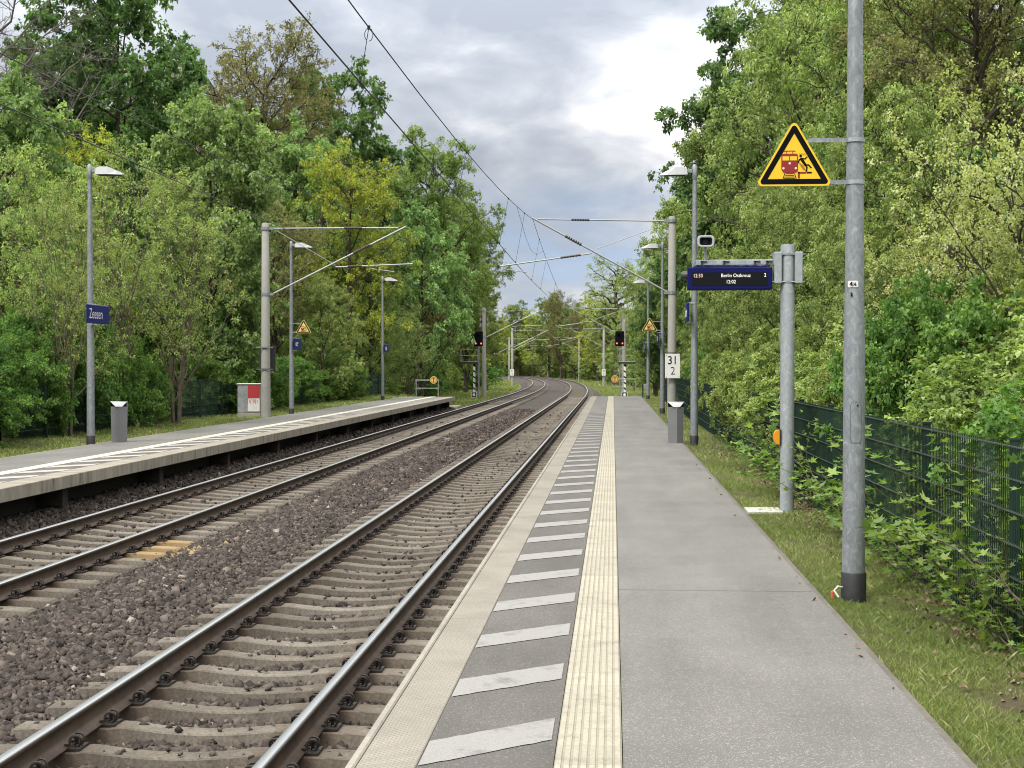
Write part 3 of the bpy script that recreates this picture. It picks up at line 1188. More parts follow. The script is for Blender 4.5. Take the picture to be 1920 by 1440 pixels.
def curved_patch(cx, cz, w, h, r, mat, name, parent, off=0.002, rc=0.02):
    """thin plate bent round a post of radius r, facing -Y, centred at angle cx (radians)"""
    nx, V, F = 10, [], []
    rows = [(-h / 2, 0.75), (-h / 2 + rc, 1.0), (h / 2 - rc, 1.0), (h / 2, 0.75)]
    for (dz, k) in rows:
        for i in range(nx + 1):
            a = cx + (i / nx - 0.5) * w / r * k
            V.append((math.sin(a) * (r + off), -math.cos(a) * (r + off), cz + dz))
    for j in range(3):
        for i in range(nx):
            F.append((j * (nx + 1) + i, j * (nx + 1) + i + 1, (j + 1) * (nx + 1) + i + 1, (j + 1) * (nx + 1) + i))
    mb = MB()
    mb.add(V, F)
    return mb.build(name, mat, parent)


curved_patch(0.02, 1.30, 0.082, 0.30, 0.0805, M['dark'], 'door_gasket', lp, 0.0008, 0.03)
hd = curved_patch(0.02, 1.30, 0.076, 0.294, 0.0805, M['galv'], 'inspection_door', lp, 0.003, 0.03)
MB().tube([(0.012, -0.080, 1.425), (0.012, -0.0875, 1.425)], 0.008, 10).build('lock', M['black'], hd)
st = curved_patch(-0.32, 2.308, 0.077, 0.048, 0.0735, M['white'], 'sticker', lp, 0.002, 0.004)
text_obj('lettering', '4', 0.040, M['sign_black'], st, (-0.036, -0.0745, 2.308), (math.pi / 2, 0, -0.5), 1.15, 0.001, bold=0.0012)
text_obj('lettering', '½', 0.030, M['sign_black'], st, (-0.009, -0.0770, 2.306), (math.pi / 2, 0, -0.15), 1.0, 0.001, bold=0.001)
text_obj('number', '2', 0.036, M['sign_black'], lp, (-0.033, -0.0705, 2.232), (math.pi / 2, 0, -0.45), 0.95, 0.004, bold=0.0008)
cw = MB().tube([(-0.085, -0.03, 0.09), (-0.12, -0.05, 0.10), (-0.15, -0.06, 0.07), (-0.12, -0.08, 0.025)], 0.007, 6)
cwo = cw.build('cable_end', M['white'], lp, True)
MB().box((-0.175, -0.085, 0.01), (-0.153, -0.062, 0.07), 0, 0.006).build('cable_cap', simple('cap_red', (0.75, 0.12, 0.05), 0.5), cwo)

# ------------------------------------------------------------------ triangular warning signs
def tri(cx, cz, s, r, n=6):
    """rounded equilateral-ish triangle outline (x,z); s = half base, centred on the base middle"""
    hgt = s * 1.732
    A = [Vector((cx - s, cz)), Vector((cx + s, cz)), Vector((cx, cz + hgt))]
    out = []
    for i in range(3):
        p, a, b = A[i], A[i - 1], A[(i + 1) % 3]
        d1, d2 = (a - p).normalized(), (b - p).normalized()
        bis = (d1 + d2).normalized()
        half = math.acos(max(-1, min(1, d1.dot(d2)))) / 2
        c = p + bis * (r / math.sin(half))
        t1 = c - p
        st_ = p + d1 * (r / math.tan(half)) - c
        en = p + d2 * (r / math.tan(half)) - c
        a0 = math.atan2(st_.y, st_.x)
        a1 = math.atan2(en.y, en.x)
        da = (a1 - a0 + math.pi) % (2 * math.pi) - math.pi
        for q in range(n + 1):
            th = a0 + da * q / n
            out.append((c.x + r * math.cos(th), c.y + r * math.sin(th)))
    return out


def thick_line(mb, pts, w, y0, y1, mi=0):
    """flat strokes in the sign plane"""
    for (x0, z0), (x1, z1) in zip(pts[:-1], pts[1:]):
        d = Vector((x1 - x0, z1 - z0))
        ln = d.length
        d = d / ln
        nrm = Vector((-d.y, d.x)) * w / 2
        e = d * w * 0.3
        poly = [(x0 - e.x + nrm.x, z0 - e.y + nrm.y), (x0 - e.x - nrm.x, z0 - e.y - nrm.y), (x1 + e.x - nrm.x, z1 + e.y - nrm.y), (x1 + e.x + nrm.x, z1 + e.y + nrm.y)]
        mb.prism(poly, 'y', y0, y1, mi)


def ring(outer, inner, ya, yb):
    """outline band between two loops of the same length"""
    mb = MB()
    n = len(outer)
    vs = [(x, ya, z) for x, z in outer] + [(x, ya, z) for x, z in inner] + [(x, yb, z) for x, z in outer] + [(x, yb, z) for x, z in inner]
    fs = []
    for i in range(n):
        j = (i + 1) % n
        fs += [(i, j, n + j, n + i), (i, 2 * n + i, 2 * n + j, j), (n + i, n + j, 3 * n + j, 3 * n + i)]
    mb.add(vs, fs)
    return mb


def make_warning(side=1, mat=None):
    """triangle 0.56 m wide, facing -Y; origin at middle of its base line. side: where the post is"""
    t = empty('warning_sign')
    mb = MB()
    mb.prism(tri(0, 0, 0.281, 0.028), 'y', 0.0, 0.018)
    p = mb.build('panel', mat or M['yellow'], t)
    ring(tri(0, 0.0135, 0.2575, 0.020), tri(0, 0.051, 0.192, 0.002), -0.0015, 0.001).build('border', M['sign_black'], p)
    # train front
    y0, y1 = -0.0022, 0.001
    tm = MB()
    cx = -0.033
    body = [(cx - .052, .083), (cx - .044, .072), (cx + .044, .072), (cx + .058, .083), (cx + .060, .098), (cx + .060, .20), (cx + .050, .211), (cx - .050, .211), (cx - .060, .20), (cx - .060, .098)]
    tm.prism(body, 'y', y0, y1)
    tm.box((cx - .03, y0, .064), (cx + .03, y1, .073))
    thick_line(tm, [(cx - .022, .21), (cx - .022, .228)], .004, y0, y1)
    thick_line(tm, [(cx + .022, .21), (cx + .022, .228)], .004, y0, y1)
    thick_line(tm, [(cx - .040, .226), (cx - .034, .231), (cx + .034, .231), (cx + .040, .226)], .005, y0, y1)
    # platform edge
    tm.box((.026, y0, .032), (.040, y1, .078))
    tm.box((.026, y0, .066), (.086, y1, .078))
    tr = tm.build('train_pictogram', M['red'], p)
    wm = MB()
    for (a, b_) in ((-.052, -.004), (.003, .052)):
        wm.box((cx + a, -0.0032, .162), (cx + b_, -0.0021, .192))
    wo_ = wm.build('train_window', mat or M['yellow'], tr)
    lm = MB()
    for (lx, lz) in ((0, .141), (-.045, .105), (.044, .105)):
        lm.tube([(cx + lx, -0.0021, lz), (cx + lx, -0.0032, lz)], .0085, 12)
    lm.build('headlamp', simple('pale_dot', (0.85, 0.72, 0.5), 0.4), tr)
    # track below the train and falling figure
    bm = MB()
    for zz in (.032, .042, .053):
        thick_line(bm, [(cx - .040 + (zz - .03) * .4, zz), (cx + .040 - (zz - .03) * .4, zz)], .0035, y0, y1)
    thick_line(bm, [(cx - .047, .030), (cx - .036, .066)], .005, y0, y1)
    thick_line(bm, [(cx + .047, .030), (cx + .036, .066)], .005, y0, y1)
    MB().box((.090, y0, .067), (.126, y1, .078)).build('platform_pictogram', M['sign_black'], p)
    bm.tube([(.046, y1, .194), (.046, y0, .194)], .0095, 12)
    thick_line(bm, [(.028, .146), (.036, .166), (.050, .176)], .009, y0, y1)
    bm.prism([(.038, .172), (.050, .182), (.064, .172), (.090, .130), (.078, .118)], 'y', y0, y1)
    thick_line(bm, [(.056, .176), (.078, .172), (.092, .188)], .008, y0, y1)
    thick_line(bm, [(.080, .128), (.104, .128), (.122, .108)], .010, y0, y1)
    thick_line(bm, [(.082, .124), (.092, .110), (.088, .082)], .010, y0, y1)
    bm.build('figure_pictogram', M['sign_black'], p)
    hm = MB()
    for i in range(8):
        thick_line(hm, [(.028, .080 + i * .011), (.030 + .05 - i * .005, .080 + i * .011 - .045 + i * .0055 + .045 * 0)], .0018, y0 * .8, y1) if False else None
        a = .030 + i * .006
        thick_line(hm, [(a - .002, .150 - i * .010 + .0), (a + .038 - i * .002, .118 - i * .008 + .004)], .0018, y0 * .7, y1) if i < 6 else None
        thick_line(hm, [(.034 + i * .008, .212), (.046 + i * .007, .200)], .0018, y0 * .7, y1)
    hm.build('hatching', M['red'], p)
    for bx in (-.036, .0):
        pass
    for q_ in p.children:
        if q_.name.split('.')[0] != 'border':
            q_.location.z = .024
    # brackets to the post
    for zz, x0 in ((0.335, 0.10), (0.028, 0.235)):
        bk = MB()
        bk.box((min(side * x0, side * 0.40), 0.0195, zz - .016), (max(side * x0, side * 0.40), 0.026, zz + .016))
        bk.build('bracket', M['galv'], t)
    return t


def place_warning(t, postx, posty, zbase, rpost, label, side):
    cl = MB()
    for zz in (0.335, 0.028):
        cl.tube([(0, 0, zz - .015), (0, 0, zz + .015)], rpost + .004, 18)
    c = cl.build('clamp_band', M['galv_light'], t, True)
    off = 0.40 + rpost - 0.02
    c.location = (side * off, rpost * 0.6 + 0.02, 0)
    t.location = (postx - side * off, posty - rpost * 0.6 - 0.02, zbase)
    tag(t, label, 'warning sign', 'yellow triangular warning signs')


wN = make_warning(1)
place_warning(wN, 1.765, 10.59, 3.005, 0.066, 'big yellow warning triangle with red train and falling figure on the thick lamp post', 1)
wF = make_warning(-1, M['pale_yellow'])
place_warning(wF, -11.16, 48.9, 2.80, 0.066, 'small yellow warning triangle on a far platform lamp post above a blue sign', -1)
wR = make_warning(1, M['pale_yellow'])
place_warning(wR, 1.73, 50.1, 2.88, 0.066, 'small yellow warning triangle on the lamp post behind the 31 2 mast', 1)

# ------------------------------------------------------------------ blue station signs
def station_sign(name, label, x, yy, zc, ln, h, face, body, mats=None):
    """panel parallel to the track; face +1 looks to +X"""
    t = empty(name, (x, yy, zc), 0, label, 'station sign', 'blue signs on the lamp posts')
    MB().box((-0.02, -ln / 2, -h / 2), (0.02, ln / 2, h / 2), 0, 0.012).build('panel', M['blue'], t)
    for zz in (h / 2 + 0.012, -h / 2 - 0.012):
        bk = MB()
        bk.box((min(-face * .24, -face * .01), -0.03, zz - .012), (max(-face * .24, -face * .01), 0.03, zz + .012))
        bk.tube([(-face * .14, 0, zz - .02), (-face * .14, 0, zz + .02)], .072, 14)
        bk.build('bracket', M['galv_light'], t)
    if body == 'arrow':
        a = MB()
        for (p0, p1) in (((.30, 0), (.42, 0)), ((.42, 0), (.37, .06)), ((.42, 0), (.37, -.06))):
            d = MB()
            u0, v0 = p0
            u1, v1 = p1
            a.tube([(face * .0215, (u0 - .72) * 1, v0), (face * .0215, (u1 - .72) * 1, v1)], .016, 4)
        a.build('arrow', M['white'], t)
        a = MB()
        for i, (w0, w1) in enumerate(((-.22, .02), (-.22, -.05))):
            a.box((face * .021 - .001, w0, .02 - i * .09), (face * .021 + .001, w1, .07 - i * .09))
        a.build('lettering', M['white'], t)
    elif body == 'plate':
        MB().box((face * .021 - .001, -.42, -.09), (face * .021 + .001, -.05, .07)).build('notice', M['white'], t)
    else:
        rz = math.pi / 2 * face
        text_obj('lettering', body, 0.31, M['white'], t, (face * .0205, -(ln / 2 - .08) * face, 0.0), (math.pi / 2, 0, rz), 0.86, 0.0012, 'LEFT', -0.001)
    return t


station_sign('station_sign', 'blue sign with white lettering Zeesen on the lamp post beside the far bin', -11.03, 29.9, 2.78, 1.30, 0.40, 1, 'Zeesen')
station_sign('station_sign', 'blue sign with a white arrow under the small yellow triangle', -11.02, 49.25, 2.42, 1.15, 0.40, 1, 'arrow')
station_sign('station_sign', 'small blue sign with a white notice on the slim far platform lamp post', -11.02, 68.9, 2.50, 1.15, 0.40, 1, 'plate')
station_sign('station_sign', 'narrow dark sign seen edge-on on the lamp post behind the departure display', 1.59, 30.85, 2.82, 1.0, 0.40, -1, 'Zeesen')
station_sign('station_sign', 'narrow sign seen edge-on on the lamp post beyond the 31 2 mast', 1.57, 50.1, 2.62, 1.0, 0.40, -1, 'plate')
station_sign('station_sign', 'tiny dark sign seen edge-on on the last lamp post of the near platform', 1.59, 71.2, 2.60, 1.0, 0.40, -1, 'plate')

# ------------------------------------------------------------------ departure display on its own post
dx, dy = 2.045, 16.92
dp = empty('departure_display', (dx, dy, -0.03), 0, 'blue framed departure display hanging from an arm on a thick galvanised post', 'departure display')
MB().tube([(0, 0, -0.05), (0, 0, 3.10), (0, 0, 3.14)], [0.082, 0.082, 0.078], 24).build('post', M['galv_light'], dp, True)
cb = MB()
for sx in (-1, 1):
    x0 = sx * 0.165
    cb.box((min(x0, sx * .075), -.10, 2.68), (max(x0, sx * .075), .10, 3.05), 0, .008)
cb.build('clamp_plate', M['galv_light'], dp)
cb = MB()
for zz in (2.70, 3.02):
    cb.tube([(0, 0, zz - .012), (0, 0, zz + .012)], .088, 20)
    for yy in (-.11, .11):
        cb.tube([(-.19, yy * .7, zz), (.19, yy * .7, zz)], .008, 6)
cb.build('clamp_bolt', M['galv'], dp, True)
MB().box((-1.07, -.035, 2.90), (-.16, .035, 2.965), 0, .006).build('arm', M['galv_light'], dp)
hg = MB()
for xx in (-1.0, -.74, -.38, -.24):
    hg.box((xx - .012, -.05, 2.87), (xx + .012, .05, 2.95), 0)
    hg.box((xx - .012, -.05, 2.935), (xx + .06, -.038, 2.948), 0)
hg.build('hanger', M['black'], dp)
bd = MB().box((-1.17, -.11, 2.61), (-.19, .11, 2.872), 0, .01).build('display_case', M['navy'], dp)
MB().box((-1.10, -.10, 2.871), (-.25, .10, 2.885)).build('case_top', M['navy'], bd)
MB().box((-1.118, -.1135, 2.655), (-.242, -.1105, 2.812), 0).build('screen', M['screen'], bd)
rx = math.pi / 2
text_obj('lettering', '12:33', 0.060, M['led_red'], bd, (-1.108, -.1142, 2.772), (rx, 0, 0), 0.86, .0005, 'LEFT')
text_obj('lettering', 'Berlin Ostkreuz', 0.058, M['led'], bd, (-.612, -.1142, 2.773), (rx, 0, 0), 0.92, .0005)
text_obj('lettering', '2', 0.060, M['led'], bd, (-.272, -.1142, 2.776), (rx, 0, 0), 0.9, .0005)
text_obj('lettering', '12:02', 0.058, M['led'], bd, (-.668, -.1142, 2.700), (rx, 0, 0), 0.9, .0005)
# loudspeaker horn on top of the arm
hn = empty('loudspeaker', (dx - .96, dy, 2.93), 0, 'grey horn loudspeaker on a short stalk above the departure display', 'loudspeaker')
MB().tube([(0, 0, 0), (0, 0, .16)], .017, 10).build('stalk', M['galv_light'], hn, True)


def rrect(w, h, r, n=4):
    out = []
    for (cx_, cz_, a0) in ((w - r, h - r, 0), (-w + r, h - r, 90), (-w + r, -h + r, 180), (w - r, -h + r, 270)):
        for q in range(n + 1):
            a = R(a0 + 90 * q / n)
            out.append((cx_ + r * math.cos(a), cz_ + r * math.sin(a)))
    return out


def horn(parent, zc, mat, sc=1.0):
    loops = [(-.13, .092, .062), (-.118, .100, .068), (-.05, .080, .052), (.02, .055, .05), (.09, .04, .04)]
    mb = MB()
    vs, fs = [], []
    n = 20
    for (yy, w, h) in loops:
        vs += [(x * sc, yy * sc, zc + z * sc) for x, z in rrect(w, h, h * .6)]
    for i in range(len(loops) - 1):
        for j in range(n):
            fs.append((i * n + j, i * n + (j + 1) % n, (i + 1) * n + (j + 1) % n, (i + 1) * n + j))
    fs.append(tuple(range((len(loops) - 1) * n, len(loops) * n)))
    # hollow mouth
    b = len(vs)
    for (yy, w, h) in ((-.128, .074, .046), (-.06, .046, .040), (-.02, .03, .03)):
        vs += [(x * sc, yy * sc, zc + z * sc) for x, z in rrect(w, h, h * .6)]
    for j in range(n):
        j2 = (j + 1) % n
        fs.append((j, b + j, b + j2, j2))
    mb.add(vs, fs)
    o = mb.build('horn', mat, parent, True)
    mm = MB()
    fs2 = []
    for i in range(2):
        for j in range(n):
            j2 = (j + 1) % n
            fs2.append((i * n + j, (i + 1) * n + j, (i + 1) * n + j2, i * n + j2))
    fs2.append(tuple(range(2 * n, 3 * n)))
    mm.add(vs[b:], fs2)
    mm.build('horn_mouth', M['dark'], o, True)


horn(hn, .215, M['lamp_head'])
MB().tube([(-.01, .02, .27), (.015, .02, .34)], .005, 5).build('rod', M['galv'], hn)
h2 = empty('loudspeaker', (dx - 1.17, dy + .02, 2.755), 0, 'dark round loudspeaker on the track side end of the display', 'loudspeaker')
MB().tube([(0, 0, 0), (-.05, 0, 0), (-.075, 0, 0)], [.055, .048, .03], 16).build('housing', M['dark'], h2, True)
# call button on the display post
cbn = empty('call_point', (dx - .09, dy, .85), 0, 'orange half-round call point on the side of the display post', 'call point')
pts = [(0.0, -.085)] + [(-.06 * math.cos(R(a)) - .012, .085 * math.sin(R(a))) for a in range(-90, 91, 15)] + [(0.0, .085)]
MB().prism(pts, 'y', -.055, .055).build('housing', M['orange'], cbn)
MB().box((-.004, -.06, -.095), (.012, .06, .095), 0, .004).build('back_plate', M['black'], cbn)
# cable pit cover by the post
cp = empty('pit_cover', (1.79, 16.98, -.03), 0, 'pale concrete pit cover set in the grass beside the display post', 'pit cover')
MB().box((-.22, -.26, -.06), (.13, .26, .022), 0, .006).build('cover', M['slab'], cp)
MB().box((.138, -.26, -.06), (.19, .26, .021), 0, .006).build('frame', M['slab'], cp)
ck = MB()
for (a, b_) in ((-.15, .12), (.06, .15), (.05, -.15), (-.04, 0)):
    ck.box((a - .012, b_ - .03, .0222), (a + .004, b_ + .03, .0235))
ck.build('lifting_slot', M['dark'], cp)

# ------------------------------------------------------------------ litter bins
def make_bin():
    t = empty('litter_bin')
    w, d = .15, .15
    base = [(-.15, -.07), (.02, -.16), (.15, -.09), (.15, .14), (-.15, .14)]
    vs = [(x * .92, y_ * .92, 0.0) for x, y_ in base] + [(x, y_, .70) for x, y_ in base] + [(x * 1.02, y_ * 1.02, .78) for x, y_ in base]
    n = 5
    fs = [(4, 3, 2, 1, 0)]
    for r_ in (0, 1):
        for i in range(n):
            j = (i + 1) % n
            fs.append((r_ * n + i, r_ * n + j, (r_ + 1) * n + j, (r_ + 1) * n + i))
    MB().add(vs, fs).build('body', M['bin'], t)
    MB().box((-.155, -.04, .735), (-.148, .12, .742)).build('door_seam', M['dark'], t)
    hood = MB()
    # chute plate sloping into the bin and dark back hood
    hood.add([(-.05, -.165, .783), (.075, -.155, .783), (.165, -.04, .895), (-.165, -.03, .895), (-.03, .02, .80), (.05, .02, .80)],
             [(0, 1, 2, 3)])
    h = hood.build('chute', M['bin_lid'], t)
    hb = MB().add([(-.153, -.072, .781), (.02, -.163, .781), (.153, -.092, .781), (.153, .143, .781), (-.153, .143, .781), (-.153, .143, .89), (.153, .143, .89), (.153, -.055, .89), (-.153, -.035, .89)],
                  [(4, 3, 2, 1, 0), (3, 4, 5, 6), (2, 3, 6, 7), (4, 0, 8, 5), (5, 8, 7, 6)])
    hb.build('hood', M['bin'], t)
    return t


b1 = make_bin()
b1.location = (1.37, 31.25, 0.0)
b1.scale = (1.12, 1.12, 1.0)
tag(b1, 'grey litter bin at the edge of the near platform pavement', 'litter bin', 'grey litter bins')
b2 = copy_tree(b1)
b2.location = (-10.86, 30.7, 0.0)
b2.rotation_euler = (0, 0, R(14))
tag(b2, 'grey litter bin beside the Zeesen lamp post on the far platform', 'litter bin', 'grey litter bins')

# ------------------------------------------------------------------ switch cabinet by the far mast
cbx = empty('switch_cabinet', (-12.02, 46.6, -.05), R(4), 'weathered grey switch cabinet with red and white painted front beside the concrete mast', 'switch cabinet')
MB().box((-.38, -.30, 0), (.38, .30, .16), 0, .01).build('plinth', M['kerb'], cbx)
MB().box((-.37, -.29, .165), (.37, .29, 1.10), 0, .012).build('housing', M['cabinet'], cbx)
MB().box((-.40, -.32, 1.102), (.40, .32, 1.13), 0, .008).build('lid', M['cab_white'], cbx)
dr = MB().box((-.03, -.305, .21), (.36, -.292, .64)).build('door', M['cab_white'], cbx)
MB().box((-.03, -.306, .642), (.36, -.291, 1.08)).build('door_top', M['cab_red'], cbx)
gm = MB()
rg = random.Random(4)
for i in range(9):
    x0 = -.02 + i * .036
    thick_line(gm, [(x0, .64 - rg.random() * .05), (x0 + rg.uniform(-.02, .03), .56), (x0 + rg.uniform(-.03, .04), .44 + rg.random() * .08)], .014, -.3066, -.304)
gm.build('graffiti', M['cab_red'], dr)

# ------------------------------------------------------------------ overhead line masts
def cantilever(parent, side, far=False):
    """bracket tubes reaching side*X from the mast; heights relative to platform level"""
    if side < 0:
        top = [(.15, 6.27), (4.28, 6.36)]
        dia = [(.10, 3.99), (4.45, 6.40)]
        reg = [(2.55, 5.26), (5.50, 4.86)]
        arm = [(5.42, 4.78), (4.63, 4.66)]
        stay = [(.30, 6.14), (2.35, 5.42)]
        ins_t, ins_d, ins_r = (.60, .74), (.64, .76), (.12, .34)
    else:
        top = [(.15, 6.12), (4.34, 6.12)]
        dia = [(.10, 3.93), (4.60, 6.15)]
        reg = [(2.30, 4.86), (4.82, 4.95)]
        arm = [(3.50, 4.80), (4.22, 4.70)]
        stay = [(.35, 6.06), (2.30, 4.92)]
        ins_t, ins_d, ins_r = (.58, .72), (.62, .74), (.16, .34)
    c = MB()
    for (seg, r) in ((top, .024), (dia, .030), (reg, .023), (arm, .014), (stay, .011)):
        c.tube([(side * seg[0][0], 0, seg[0][1]), (side * seg[1][0], 0, seg[1][1])], r, 6 if far else 10, 0)
    if side < 0:
        c.tube([(side * 5.35, 0, 4.87), (side * 5.42, 0, 4.76)], .02, 6)
    co = c.build('cantilever', M['alu'], parent, True)
    for seg, fr, rr in ((top, ins_t, .045), (dia, ins_d, .055), (reg, ins_r, .045)):
        a, b = Vector((side * seg[0][0], 0, seg[0][1])), Vector((side * seg[1][0], 0, seg[1][1]))
        p, q = a.lerp(b, fr[0]), a.lerp(b, fr[1])
        pts, rs = [], []
        nn = 4 if far else 14
        for i in range(nn + 1):
            pts.append(p.lerp(q, i / nn))
            rs.append(rr * (1.0 if i % 2 else .62))
        MB().tube(pts, rs, 6 if far else 10).build('insulator', M['insul'], co, True)
    return co


def make_mast(name, X, Y, zb, side, label, r0=.150, r1=.112, top=6.42, far=False, tz=0.0):
    t = empty(name, (X, Y, 0), 0, label, 'overhead line mast', 'concrete overhead line masts')
    zz = [zb - .1, zb + 2, top - .03, top]
    pr = [r0, r0 - .01, r1, r1 * .8]
    MB().tube([(0, 0, z) for z in zz], pr, 12 if far else 24).build('pole', M['mast'], t, True)
    fx = MB()
    for z in (6.27 if side < 0 else 6.12, 3.99):
        fx.tube([(0, 0, z - .05), (0, 0, z + .05)], r1 + .035, 12)
        fx.box((min(side * .1, side * .26), -.05, z - .04), (max(side * .1, side * .26), .05, z + .04))
    fx.build('mast_bracket', M['galv'], t)
    c = cantilever(t, side, far)
    a = float(head(Y))
    t.rotation_euler = (0, 0, -a * 0.0)
    t.location.z = tz
    return t


pR = atY(1260, 600, 45.6)
m1 = make_mast('overhead_mast', pR.x, 45.6, -.1, -1, 'concrete overhead line mast behind the near bin carrying the 31 2 board')
bnd = MB()
for z in (2.05, 2.08):
    bnd.tube([(0, 0, z), (0, 0, z + .012)], .146, 20)
bnd.build('band', M['dark'], m1)
pL = atY(498, 600, 45.6)
m2 = make_mast('overhead_mast', pL.x, 45.6, -.1, 1, 'concrete overhead line mast beside the red and white cabinet', .155, .115, 6.30)
bnd = MB()
for z in (1.55, 2.25):
    bnd.tube([(-.26, -.16, z), (.28, -.16, z)], .02, 6)
    bnd.tube([(0, 0, z), (0, 0, z + .03)], .152, 20)
bnd.build('band', M['dark'], m2)
MB().box((-.27, .18, 1.5), (.27, .24, 2.3), 0, .01).build('back_board', M['dark'], m2)

mastpos = [(1170, 117, -1, 'concrete mast behind the signal at the end of the near platform'),
           (907.5, 117, 1, 'concrete mast beside the signal past the end of the far platform'),
           (1132, 181, -1, 'concrete mast with the 31 0 board on the grassy outer side of the curve'),
           (960.5, 182, 1, 'concrete mast with the 31 0 board on the inner side of the curve'),
           (1085.8, 240, -1, 'small distant mast on the outer side of the curve past the 31 0 boards'),
           (954.8, 241, 1, 'small distant mast just behind the inner 31 0 mast'),
           (1028, 307, -1, 'tiny pale mast before the far trees in the middle of the curve'),
           (926.7, 307, 1, 'tiny mast far round the curve next to the inner mast row')]
masts = {}
for (px, Y, sd_, lab) in mastpos:
    p = atY(px, 650, Y)
    masts[(Y, sd_)] = (p.x, make_mast('overhead_mast', p.x, Y, -1.15 + float(zdrop(Y)), sd_, lab, .20 if Y == 117 else .16, .155 if Y == 117 else .125, 6.4, True, 0.0))
# switchgear high on the two masts that stand by the signals
for key in ((117, -1), (117, 1)):
    x, t = masts[key]
    g = MB()
    for z in (5.0, 5.45):
        for sx in (-1, 1):
            g.tube([(sx * .30, 0, z - .14), (sx * .30, 0, z + .14)], .07, 8)
        g.box((-.34, -.04, z - .03), (.34, .04, z + .03))
    g.build('insulator_set', M['alu'], t)
for key in ((307, -1), (307, 1)):
    x, t = masts[key]
    MB().tube([(0, 0, 5.2), (0, 0, 5.5), (0, 0, 5.8)], [.2, .38, .2], 8).build('tension_wheel', M['mast'], t)

# ------------------------------------------------------------------ distance boards
def km_board(x, Y, z, w, h, a, b, label):
    t = empty('distance_board', (x, Y, z), 0, label, 'distance board', 'white distance boards on the masts')
    MB().box((-w / 2, -.012, -h / 2), (w / 2, .012, h / 2), 0, .006).build('plate', M['white'], t)
    text_obj('lettering', a, h * .48, M['sign_black'], t, (0, -.0135, h * .22), (rx, 0, 0), .86, .001, bold=.003)
    text_obj('lettering', b, h * .46, M['sign_black'], t, (0.02 * w, -.0135, -h * .21), (rx, 0, 0), .9, .001, bold=-.002)
    bt = MB()
    for sx in (-1, 1):
        for sz in (-1, 1):
            bt.tube([(sx * w * .42, -.02, sz * h * .44), (sx * w * .42, -.01, sz * h * .44)], .014, 8)
    bt.build('bolt', M['galv'], t)
    return t


km_board(pR.x + .01, 45.36, 1.66, .475, .775, '31', '2', 'white board reading 31 and 2 on the mast behind the near bin')
for (px, Y, sd_, wh) in ((1131.5, 181, -1, 'outer'), (960.6, 182, 1, 'inner')):
    x = masts[(Y, sd_)][0]
    km_board(x, Y - .30, 1.62 - .9, .50, .80, '31', '0', f'tiny white board reading 31 and 0 on the {wh} mast of the curve')

# ------------------------------------------------------------------ overhead wires
MY = [-26.0, 45.6, 117.0, 181.0, 240.0, 307.0, 370.0, 430.0]


def wires(xc, offs, moffs, label):
    t = empty('overhead_wire', (0, 0, 0), 0, label, 'overhead wires')
    cpts, mpts = [], []
    cm, mm, dm = MB(), MB(), []
    for i in range(len(MY) - 1):
        a, b = MY[i], MY[i + 1]
        sa, sb = offs[i], offs[i + 1]
        ma, mb_ = moffs[i], moffs[i + 1]
        n = 16
        for k in range(n if i < len(MY) - 2 else n + 1):
            f = k / n
            Y = a + (b - a) * f
            x = xc + (sa + (sb - sa) * f)
            bx = float(bend(a)) * (1 - f) + float(bend(b)) * f
            z = 4.66 + float(zdrop(Y))
            zm = 5.22 + (6.36 - 5.22) * (2 * f - 1) ** 2 + float(zdrop(Y))
            cpts.append((x + bx, Y, z))
            mpts.append((xc + ma + (mb_ - ma) * f + bx, Y, zm))
        for f in (.06, .14, .28, .42, .57, .71, .85, .94):
            Y = a + (b - a) * f
            if Y < 2:
                continue
            x = xc + (sa + (sb - sa) * f) + float(bend(a)) * (1 - f) + float(bend(b)) * f
            xm = x + (ma - sa) * (1 - f) + (mb_ - sb) * f
            dm.append(((x, Y, 4.66 + float(zdrop(Y))), (xm, Y + .05, 5.22 + 1.14 * (2 * f - 1) ** 2 + float(zdrop(Y)))))
    cm.tube(cpts, .0085, 5).build('contact_wire', M['wire'], t, True)
    mm.tube(mpts, .0075, 5).build('messenger_wire', M['wire'], t, True)
    for a, b in dm:
        d = MB().tube([a, b], .0042 if a[1] < 90 else .006, 4)
        d.tube([(b[0], b[1], b[2] - .02), (b[0], b[1], b[2] + .02)], .018, 6)
        d.tube([(a[0], a[1], a[2] - .01), (a[0], a[1], a[2] + .05)], .012, 6)
        if 10 < a[1] < 30:
            d.tube([(b[0] + .045 * math.sin(q), b[1], b[2] - .075 - .07 * math.cos(q)) for q in [k * .63 for k in range(10)]], .004, 4)
        d.build('dropper', M['wire'], t)
    return t


wN_ = wires(XN, [.36, -.12, .2, -.1, .2, -.1, .2, 0], [.17, .17, .05, .05, .05, .05, .05, 0], 'dark contact and carrier wires with droppers above the near track')
wF_ = wires(XF, [.62, -.25, .2, -.2, .2, -.1, .2, 0], [.45, -.2, 0, 0, 0, 0, 0, 0], 'thin contact and carrier wires above the far track in front of the trees')
# stitch wire near the mast
sw = MB().tube([(XN + .17, 38, 5.93), (XN + .15, 42.5, 5.45), (XN + .12, 45.6, 5.36), (XN + .14, 48.5, 5.45), (XN + .14, 53, 5.93)], .005, 4)
sw.build('stitch_wire', M['wire'], wN_, True)

